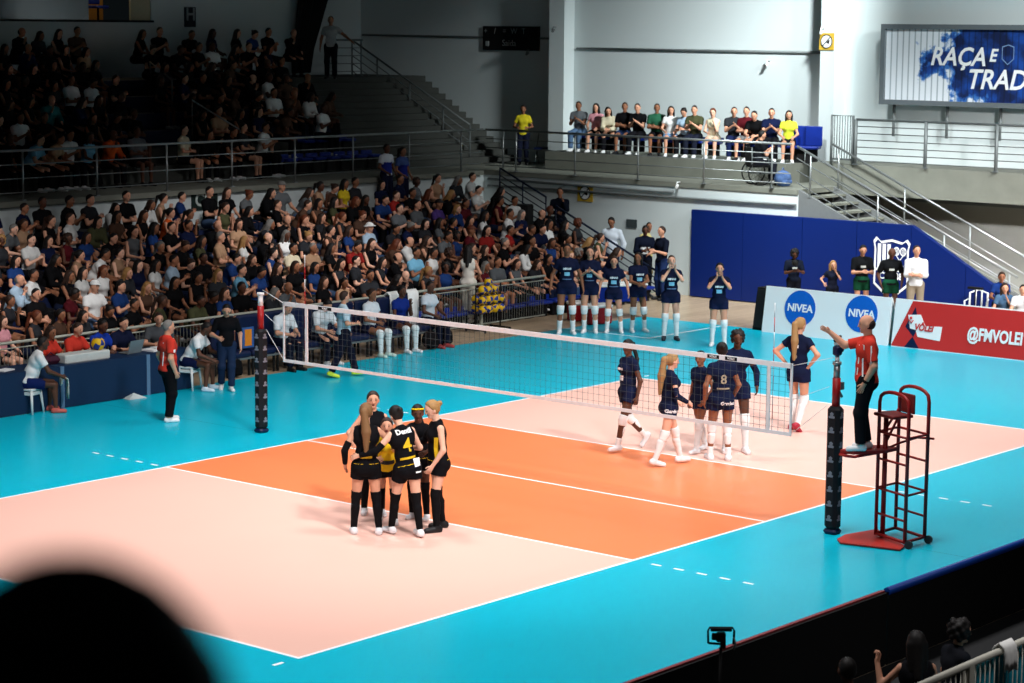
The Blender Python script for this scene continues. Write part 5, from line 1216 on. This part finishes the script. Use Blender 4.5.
# out of focus spectator right in front of the camera
d = ray(72, 838); hc = CP + d * 1.05
P = sp_(hy=0); J = skeleton(P, 1.8, 'm'); az = 42
off = rotz(math.radians(az)) @ J['hd']; base = hc - off
person(base, az, 1.8, 'm', 't', P, [('shirt', (14, 14, 16)), ('trousers', (16, 16, 18)), ('shoe', BK)], ('short', 'b'), 'blurred dark haired spectator directly in front of the camera', h=.02, b=1.0)
fx, fy = math.cos(math.radians(az)), math.sin(math.radians(az))
def nb_(c, size, rz_, m, name='floor'): struct(MB().cbox(c, size, rz=rz_).build(name, m))
nb_((base[0] - fx * .35, base[1] - fy * .35, (base[2] + .45) / 2), (.9, 3, base[2] + .45), math.radians(az), CONCD)
nb_((base[0] + fx * .35, base[1] + fy * .35, base[2] / 2 - .01), (.7, 3, base[2]), math.radians(az), CONCD)
# ------------------------------------------------------------------ crowd: seated figures copied from twelve built ones
def proto(sex, sk, P, wear, hair, h=.024):
    d = dict(SITP); d.update(P)
    return person((0, 0, 0), 0, 1.72 if sex == 'f' else 1.78, sex, sk, d, wear, hair, None, h=h, face=True, cat=None)
G3 = (120, 120, 120)
PR = [
    proto('f', 'l', dict(), [('shirt', G3, .5), ('shorts', BK, .5), ('shoe', WH)], ('long', 'n')),
    proto('m', 'l', dict(lean=24, lean2=8, hl=(.3, -.06, -.3), hr=(.32, -.06, -.3), fl=(.38, .16, .085), fr=(.4, .18, .085), hp=0), [('shirt', G3, .6), ('trousers', BK), ('shoe', WH)], ('short', 'b')),
    proto('f', 'l', dict(lean=14, hl=(.2, -.1, -.02), el=(.3, .1, -1), dl=(.3, -.1, .9), hr=(.3, -.06, -.3)), [('tank', G3), ('shorts', BK, .4), ('shoe', WH)], ('pony', 'n')),
    proto('m', 't', dict(lean=2, hl=(.2, -.18, -.24), el=(0, .7, -1), hr=(.22, -.18, -.27), er=(0, .7, -1)), [('shirt', G3, .7), ('shorts', BK, .6), ('shoe', BK)], ('short', 'b')),
    proto('f', 'l', dict(lean=18, hl=(.34, -.1, -.3), hr=(.34, -.1, -.32), kl=(1, -.2, 0)), [('tank', G3), ('trousers', BK), ('shoe', BK)], ('long', 'n')),
    proto('m', 't', dict(lean=10, hl=(.28, -.12, -.12), el=(0, .4, -1), hr=(.28, -.12, -.14), er=(0, .4, -1)), [('shirt', G3, .6), ('trousers', BK), ('shoe', WH)], ('short', 'b')),
    proto('f', 't', dict(lean=14, hp=22, hl=(.28, -.08, -.24), hr=(.28, -.08, -.24)), [('shirt', G3, .5), ('trousers', BK), ('shoe', WH)], ('bun', 'n')),
    proto('m', 'l', dict(lean=8, hl=(.3, .06, -.34), hr=(.32, .04, -.34), fl=(.45, .2, .085)), [('shirt', G3, .6), ('shorts', BK, .6), ('shoe', WH)], ('cap', 'g')),
    proto('f', 'p', dict(lean=26, lean2=6, hl=(.3, -.12, -.28), hr=(.3, -.12, -.3), hp=-4, hy=15), [('jacket', G3, 1.8), ('trousers', BK), ('shoe', WH)], ('long', 'n')),
    proto('m', 'l', dict(lean=20, hr=(.2, -.1, -.02), er=(.3, .1, -1), dr=(.3, -.1, .9), hl=(.3, -.05, -.3)), [('jacket', G3, 1.8), ('trousers', BK), ('shoe', BK)], ('bald', 'g')),
    proto('f', 'd', dict(lean=6, hy=-25, hl=(.3, .0, -.3), hr=(.25, -.1, -.28)), [('tank', G3), ('shorts', BK, .4), ('shoe', WH)], ('curly', 'b')),
    proto('m', 'l', dict(lean=4, hl=(.3, .0, -.33), hp=-4), [('shirt', G3, .6), ('trousers', BK), ('shoe', WH)], ('hat', 'w')),
]
KIDS = [[(c, c.name.split('.')[0]) for c in COL.objects if c.parent == r] for r in PR]
TOPN = ('shirt', 'tank', 'jacket'); BOTN = ('shorts', 'trousers')
def clone(i, loc, az, topc, botc, sk, hc, label, group, scale=1.0):
    r0 = PR[i]; r = r0.copy(); COL.objects.link(r); r.location = tuple(float(x) for x in loc); r.rotation_euler = (0, 0, math.radians(az)); r.scale = (scale,) * 3
    r.material_slots[0].link = 'OBJECT'; r.material_slots[0].material = skin(sk)
    tag(r, label, 'person', group)
    for c0, nm in KIDS[i]:
        if nm == 'mouth' and sk == 'd': pass
        c = c0.copy(); COL.objects.link(c); c.parent = r
        m = cmat(topc, .85) if nm in TOPN else cmat(botc, .85) if nm in BOTN else hairm(hc) if nm in ('hair', 'cap', 'hat') else None
        if m is not None: c.material_slots[0].link = 'OBJECT'; c.material_slots[0].material = m
    return r
CN = {'black': (15, 15, 17), 'navy': (18, 26, 56), 'white': (222, 224, 222), 'grey': (96, 100, 104), 'blue': (30, 58, 112), 'light blue': (110, 170, 200), 'red': (150, 38, 34), 'maroon': (84, 22, 30),
      'orange': (196, 84, 34), 'yellow': (212, 184, 40), 'beige': (176, 140, 110), 'green': (40, 90, 66), 'olive': (72, 74, 50), 'pink': (216, 150, 160), 'brown': (80, 58, 46), 'dark grey': (42, 44, 48), 'pale blue': (160, 184, 204), 'cream': (206, 196, 168), 'teal': (50, 120, 120), 'purple': (70, 50, 110), 'yellow green': (200, 214, 60)}
HN = {'b': 'black', 'n': 'brown', 'y': 'blonde', 'g': 'grey', 'r': 'reddish', 'w': 'white'}
ORD = ['', 'first', 'second', 'third', 'fourth', 'fifth', 'sixth', 'seventh', 'eighth', 'ninth', 'tenth', 'eleventh', 'twelfth', 'thirteenth', 'fourteenth', 'fifteenth', 'sixteenth', 'seventeenth', 'eighteenth', 'nineteenth', 'twentieth']
def ordn(n):
    if n <= 20: return ORD[n]
    t = {2: 'twenty', 3: 'thirty', 4: 'forty'}[n // 10]; return t + '-' + ORD[n % 10] if n % 10 else {20: 'twentieth', 30: 'thirtieth', 40: 'fortieth'}[n]
# head pixel, shirt, hair, proto
NOT = [(17,216,'beige','n',2),(44,208,'black','b',3),(67,208,'black','b',5),(88,201,'dark grey','b',5),(109,207,'white','b',8),(127,196,'black','b',3),(142,201,'white','n',8),(155,201,'beige','b',2),(180,201,'blue','b',5),(210,198,'black','b',3),
 (3,231,'grey','g',1),(29,237,'white','b',5),(43,233,'navy','b',0),(71,225,'white','n',3),(86,228,'blue','b',0),(104,226,'black','b',1),(132,231,'grey','b',2),(140,221,'black','n',4),(153,222,'blue','b',0),(167,217,'orange','b',2),(186,218,'navy','b',5),(215,217,'black','b',9),(241,213,'black','b',8),(242,236,'white','y',0),
 (14,256,'blue','b',0),(46,257,'black','b',8),(75,253,'beige','b',2),(92,251,'white','b',1),(115,245,'beige','b',2),(225,261,'blue','b',1),(205,261,'black','b',3),(239,276,'light blue','b',5),(12,281,'pale blue','g',9),(30,277,'white','b',5),(80,273,'white','b',0),(64,278,'black','n',4),(95,285,'white','w',7),(120,273,'dark grey','y',8),(130,271,'navy','b',0),(144,266,'white','b',0),(163,261,'pale blue','b',5),(177,266,'black','n',6),(206,288,'blue','n',0),(175,286,'black','b',0),(190,288,'olive','b',1),
 (37,300,'black','b',3),(57,307,'brown','b',2),(69,301,'dark grey','b',8),(105,298,'black','b',6),(144,291,'brown','y',4),(157,291,'olive','n',2),(205,303,'black','b',6),(2,313,'pink','n',0),
 (263,193,'black','b',8),(281,188,'grey','g',7),(317,191,'beige','b',2),(328,188,'brown','n',6),(341,188,'yellow','b',0),(348,185,'dark grey','b',3),(360,191,'black','b',4),(381,186,'navy','b',0),(395,188,'red','n',5),(411,186,'black','b',5),(424,186,'dark grey','r',4),(436,183,'beige','b',2),(470,181,'white','b',5),(477,192,'white','b',5),(492,193,'black','b',8),(283,216,'black','g',9),(261,231,'black','y',9),(350,203,'black','r',8),(358,206,'brown','r',6),(370,220,'pale blue','w',11),(378,201,'blue','b',1),(398,203,'grey','b',5),(425,221,'dark grey','b',0),(435,223,'grey','b',0),(447,221,'black','b',2),(438,200,'purple','b',7),(465,198,'maroon','b',5),(483,216,'white','b',0),(507,208,'white','b',5),
 (348,235,'blue','n',0),(330,248,'black','b',0),(350,250,'red','b',1),(376,252,'dark grey','b',4),(391,253,'black','b',9),(415,261,'light blue','b',5),(431,253,'white','b',2),(447,260,'blue','b',10),(456,238,'blue','b',10),(463,233,'maroon','r',7),(488,231,'red','b',0),(508,231,'red','b',5),(292,253,'cream','b',5),(315,271,'blue','b',0),(283,278,'grey','g',9),(258,278,'blue','b',6),(343,273,'beige','b',2),(370,273,'dark grey','b',5),(402,276,'black','b',9),(514,193,'white','b',5),(519,246,'white','b',8),(533,243,'black','b',3),(536,230,'navy','b',1),(548,226,'white','b',0)]
HC_ = {0: V3(.13, 0, 1.27), 1: V3(.33, 0, 1.20)}
def headof(i): J = skeleton(dict(SITP), 1.75, 'f'); return 1.25
rng = random.Random(21)
rows = {i: [] for i in range(LR)}
for (u, v, c, hc, pi) in NOT:
    best = None
    for i in range(LR):
        y, z = lrow(i); q = pl(1, y + .12, u, v); e = abs(q[2] - (z + 1.25))
        if best is None or e < best[0]: best = (e, i, q[0])
    if best[2] > 19.1: best = (best[0], best[1], 19.05)
    rows[best[1]].append([best[2], c, hc, pi, 1])
DK = ['black'] * 9 + ['navy'] * 3 + ['dark grey'] * 4 + ['brown', 'grey', 'blue', 'white', 'olive', 'maroon', 'beige']
for i in range(LR):
    rows[i].sort(); R_ = []
    for e in rows[i]:
        if R_ and e[0] - R_[-1][0] < .46: e[0] = R_[-1][0] + .46
        if e[0] < 19.2: R_.append(e)
    y, z = lrow(i)
    x0 = pl(1, y, -40, 300)[0]; x1 = {0: 18.2, 1: 18.9}.get(i, 19.1)
    # horizontal gaps are filled with darker figures
    xs = [x0 - .3] + [e[0] for e in R_] + [x1 + .3]; add = []
    for a, b in zip(xs[:-1], xs[1:]):
        n = int((b - a) / .60) - (0 if (b - a) % .6 < .45 else 0)
        n = max(0, int(round((b - a) / .62)) - 1)
        for k in range(n):
            xx = a + (b - a) * (k + 1) / (n + 1)
            if rng.random() < .07: continue
            if i == 0 and xx > x1: continue
            add.append([xx + rng.uniform(-.04, .04), rng.choice(DK), rng.choice('bbbbnnnyrg'), rng.choice([0, 1, 2, 3, 4, 5, 6, 8, 9, 10, 0, 4, 8, 2]), 0])
    rows[i] = sorted(R_ + add)
STN = ['front', 'second', 'third', 'fourth', 'fifth', 'sixth', 'top']
npl = 0
FRONT = [0]
seatm = {}
def seat_obj(x, y, z, az, label, group):
    if 'p' not in seatm:
        r = emp('stadium_seat', (0, 0, 0)); MB().cbox((0, 0, .40), (.42, .40, .07), bev=.03).build('seat', SEATB, r); MB().cbox((-.20, 0, .47), (.05, .42, .12), bev=.02).build('backrest', SEATB, r)
        MB().cbox((0, 0, .22), (.08, .3, .31)).build('support', BLACK, r); seatm['p'] = r; seatm['k'] = list(r.children); r0 = r; first = True
    else:
        r0 = seatm['p']; r = r0.copy(); COL.objects.link(r); 
        for c in seatm['k']: c2 = c.copy(); COL.objects.link(c2); c2.parent = r
    r.location = (float(x), float(y), float(z)); r.rotation_euler = (0, 0, math.radians(az)); tag(r, label, 'chair', group); return r
for i in range(LR):
    y, z = lrow(i); cnt = 0; last = {'white': 0}
    for (x, c, hc, pi, nb__) in rows[i]:
        cnt += 1; npl += 1
        sk = rng.choice('lllmtttdpl') if pi != 10 else 'd'
        hn = HN[hc] + ' hair' if pi not in (7, 11) else (HN[hc] + (' cap' if pi == 7 else ' sun hat'))
        lb = 'spectator in %s top, %s, %s row of lower stand, %s from left' % (c, hn, STN[i], ordn(cnt))
        fk = rng.choice((.84, .92, 1.0)); col = tuple(int(q * fk) for q in CN[c])
        clone(pi, (x, y + .20 + rng.uniform(-.03, .03), z), -74 + rng.uniform(-26, 24), col, rng.choice([(18, 18, 22), (22, 30, 52), (60, 80, 108), (20, 20, 22), (70, 72, 74)]), sk, hc, lb, 'spectators in the %s row of the lower stand' % STN[i], rng.uniform(.94, 1.02))
# blue seats without people: right part of the front row, and benches under the crowd
y, z = lrow(0); k = 0; x = 9.3
while x < 18.9:
    k += 1; seat_obj(x, 11.66, -.06, -90, 'empty blue seat in front row of lower stand, %s from left' % ordn(k), 'empty blue seats in the front row of the lower stand'); x += .5
for i in range(1, LR):
    y, z = lrow(i)
    struct(MB().box((-3, y + .03, z), (19.1, y + .43, z + .40)).build('trim_7', mat('seat_bench', (14, 26, 60), .6)))
    
# two supporters standing above the top row
for (u, vh, c, sk, lb) in ((387, 144, (150, 160, 200), 'd', 'boy in blue and white shirt standing above the top row'), (403, 147, (60, 80, 130), 't', 'girl in blue top standing above the top row beside the boy')):
    q = pl(1, 18.1, u, vh); H = 1.62; z = q[2] - H
    person((q[0], 18.12, z), -90, H, 'm' if u < 390 else 'f', sk, dict(hl=(.15, .05, -.45), hr=(.2, .02, -.4)), [('shirt', (190, 196, 204) if u < 390 else c, .6), ('trousers', (24, 26, 50)), ('shoe', BK), ('band', (30, 40, 120), (.0, .34))], ('short' if u < 390 else 'pony', 'b'), lb, h=.022)
    struct(MB().box((q[0] - .3, 17.9, lrow(6)[1]), (q[0] + .3, 18.36, z)).build('trim_8', CONCD))
# gallery
GR = 'spectators sitting in a row on the lit gallery'
GL_ = [(579, 101, 'grey', 'b', 5, (84, 110, 140)), (596, 102, 'pink', 'b', 0, (20, 20, 24)), (609, 104, 'cream', 'b', 8, (20, 20, 24)), (624, 102, 'black', 'b', 3, (40, 60, 100)), (638, 101, 'black', 'b', 5, (20, 20, 24)),
       (656, 102, 'green', 'b', 3, (20, 20, 24)), (670, 104, 'white', 'b', 0, (110, 150, 190)), (685, 110, 'pale blue', 'b', 6, (20, 20, 24)), (695, 102, 'olive', 'b', 7 - 2, (26, 30, 44)), (713, 107, 'cream', 'r', 2, (190, 180, 160)),
       (733, 105, 'dark grey', 'b', 5, (24, 34, 70)), (746, 103, 'maroon', 'b', 3, (150, 150, 150)), (757, 107, 'black', 'b', 1, (20, 20, 24)), (771, 107, 'navy', 'b', 5, (20, 20, 24)), (788, 109, 'yellow green', 'b', 0, (20, 20, 24))]
for n, (u, v, c, hc, pi, bc) in enumerate(GL_):
    q = pl(0, 22.7, u, v + 5); sk = 'tlltltlllplllll'[n]
    clone(pi, (22.75, q[1], GZ + .5), 205 + rng.uniform(-12, 12), CN[c], bc, sk, hc, 'spectator in %s top sitting on the gallery, %s from its left end' % (c, ordn(n + 1)), GR, .98)
    seat_obj(22.78, q[1], GZ + .5, 200, 'blue gallery seat under the %s sitting spectator from left' % ordn(n + 1), 'occupied blue seats on the gallery')
for n, u in enumerate((799, 812)):
    q = pl(0, 22.8, u, 140); r = emp('stadium_seat', (22.8, q[1], GZ + .5), math.radians(200), ('left' if n == 0 else 'right') + ' one of two empty blue seats at gallery end', 'chair', 'empty blue seats on the gallery')
    MB().cbox((0, 0, .40), (.42, .42, .07), bev=.03).build('seat', SEATB, r); MB().cbox((-.20, 0, .68), (.05, .44, .5), bev=.02).build('backrest', SEATB, r); MB().cbox((0, 0, .19), (.08, .3, .37)).build('support', BLACK, r)
q = gp(523, 165, GZ)
put(523, 165, 105, 215, 'f', 't', dict(lean=4, hl=(.25, .0, -.28), hr=(.25, .0, -.28), kl=(1, -.2, 0)), [('shirt', (206, 190, 40), .6), ('trousers', (22, 26, 44)), ('shoe', BK)], ('bun', 'b'), 'woman in yellow shirt leaning on the gallery railing corner', z=GZ, h=.02)
q = gp(543, 164, GZ); r = emp('folding_chair', (q[0], q[1], GZ), math.radians(200), 'dark folding chair beside the yellow shirted woman', 'chair')
MB().cbox((0, 0, .45), (.4, .42, .05)).build('seat', NAVYM, r); MB().tube([(-.2, .2, 0), (.0, .2, .45), (-.22, .2, .9), (-.22, -.2, .9), (0, -.2, .45), (-.2, -.2, 0)], .015).tube([(.2, .2, 0), (-.1, .2, .45)], .015).tube([(.2, -.2, 0), (-.1, -.2, .45)], .015).build('frame', STEELD, r)
# wheelchair user
q = pl(0, 21.2, 757, 165)
wr = emp('wheelchair', (21.2, q[1], GZ), math.radians(-38), 'wheelchair with large spoked wheels behind the gallery railing', 'wheelchair')
for s in (-1, 1):
    mb = MB(); n = 28; pts = [(.3 * math.cos(2 * math.pi * k / n), s * .28, .31 + .3 * math.sin(2 * math.pi * k / n)) for k in range(n + 1)]; mb.tube(pts, .018, 6)
    for k in range(10): a = 2 * math.pi * k / 10; mb.tube([(0, s * .28, .31), (.29 * math.cos(a), s * .28, .31 + .29 * math.sin(a))], .004, 4)
    mb.build('wheel', BLACK, wr); MB().tube([(.42, s * .2, .0), (.42, s * .22, .15)], .03).build('caster', BLACK, wr)
    MB().tube([(-.22, s * .24, .95), (-.2, s * .24, .3), (.42, s * .22, .3), (.5, s * .18, .1)], .015).tube([(-.2, s * .24, .7), (.2, s * .24, .7), (.25, s * .24, .5)], .015).build('side_frame', STEELD, wr)
MB().cbox((0.02, 0, .48), (.44, .42, .06)).cbox((-.22, 0, .72), (.05, .42, .45)).build('seat', BLACK, wr)
clone(5, (21.2, q[1], GZ + .04), -38, (20, 22, 26), (30, 32, 40), 'l', 'b', 'person in dark clothes sitting in the wheelchair on the gallery', None, .95)
q = gp(782, 170, GZ)
o = MB().ball((0, 0, .2), (.26, .2, .2), 12, 8).cbox((0, -.05, .12), (.4, .3, .2), bev=.08).tube([(-.1, 0, .36), (0, 0, .46), (.1, 0, .36)], .012).build('bag', cmat((80, 105, 150), .8)); o.location = (21.3, pl(0, 21.3, 783, 170)[1], GZ); tag(o, 'pale blue bag on the gallery floor right of the wheelchair', 'bag')
# ------------------------------------------------------------------ upper stand crowd
UNOT = [(3,41,'black'),(16,37,'black'),(27,35,'dark grey'),(44,40,'black'),(61,42,'black'),(76,41,'beige'),(77,59,'black'),(90,60,'black'),(72,80,'white'),(88,80,'white'),(48,96,'teal'),(19,112,'white'),(108,130,'orange'),(138,132,'grey'),(58,132,'white'),(30,152,'light blue'),(47,155,'beige'),(61,155,'light blue'),(185,150,'cream'),
 (138,37,'black'),(159,35,'black'),(173,40,'black'),(186,36,'black'),(197,45,'black'),(213,40,'white'),(236,39,'black'),(251,37,'blue'),(267,36,'black'),(291,35,'black'),(267,77,'white'),(275,90,'white'),(286,93,'white'),(322,105,'white'),(355,78,'grey'),(370,110,'white'),(283,100,'brown'),(263,125,'white'),(312,80,'black'),(220,108,'beige'),(228,120,'black')]
rows = {i: [] for i in range(UR + 1)}
for (u, v, c) in UNOT:
    best = None
    for i in range(UR + 1):
        y, z = UY0 + i * UP, GZ + i * UZ; q = pl(1, y + .25, u, v); e = abs(q[2] - (z + 1.25))
        if best is None or e < best[0]: best = (e, i, q[0])
    rows[best[1]].append([best[2], c, 1])
nU = 0; UN = ['front', 'second', 'third', 'fourth', 'fifth', 'sixth', 'top']
for i in range(UR + 1):
    y, z = UY0 + i * UP, GZ + i * UZ
    R_ = []
    for e in sorted(rows[i]):
        if R_ and e[0] - R_[-1][0] < .56: e[0] = R_[-1][0] + .56
        if e[0] < (20.4 if i == UR else 18.25): R_.append(e)
    x0 = pl(1, y, -30, 100)[0]; x1 = {0: pl(1, y, 268, 150)[0], 1: pl(1, y, 300, 140)[0]}.get(i, 18.3)
    if i == UR: x1 = pl(1, y, 300, 40)[0]
    g0, g1 = pl(1, y, 98 + (UR - i) * 9, 80)[0], pl(1, y, 124 + (UR - i) * 14, 80)[0]
    xs = [x0 - .3] + [e[0] for e in R_] + [x1 + .4]; add = []
    for a, b in zip(xs[:-1], xs[1:]):
        n = max(0, int(round((b - a) / .74)) - 1)
        for k in range(n):
            xx = a + (b - a) * (k + 1) / (n + 1)
            if g0 < xx < g1 or rng.random() < .08 or xx > x1: continue
            add.append([xx, rng.choice(['black'] * 6 + ['navy', 'dark grey', 'brown']), 0])
    cnt = 0
    for (x, c, _) in sorted(R_ + add):
        cnt += 1; nU += 1
        clone(rng.choice([1, 3, 5, 0, 8, 9, 6, 4]), (x, y + .32, z), -78 + rng.uniform(-24, 16), CN[c], (18, 18, 22), rng.choice('ltmd'), rng.choice('bbbn'), 'spectator in %s top in dark upper stand, %s row, %s from left' % (c, UN[i], ordn(cnt)), 'spectators in the %s row of the upper stand' % UN[i])
    if i < 2:
        xx = x1 + .5; k = 0
        while xx < 18.45: k += 1; seat_obj(xx, y + .32, z, -90, 'empty dark blue seat, %s row of upper stand, %s from left' % (UN[i], ordn(k)), 'empty blue seats in the %s row of the upper stand' % UN[i]); xx += .52
    if i < UR: struct(MB().box((-3, y + .14, z), (18.5, y + .50, z + .40)).build('trim_9', mat('seat_bench', (14, 26, 60), .6))) if i >= 2 else None
g = gp(331, 79, TOPZ); put(331, 79, 16, 215, 'm', 't', dict(hr=(.05, .12, -.5), hl=(.12, .42, -.32), el=(-.3, .6, -.5)), [('shirt', (150, 156, 156), .6), ('trousers', (20, 22, 28)), ('shoe', BK)], ('short', 'b'), 'man in light shirt standing at top of dark upper stair, hand on railing', z=TOPZ, h=.022)
print('crowd', npl, nU)
# the figures the crowd was copied from
for k_, r0 in zip(KIDS, PR):
    for c0, _ in k_: bpy.data.objects.remove(c0)
    bpy.data.objects.remove(r0)
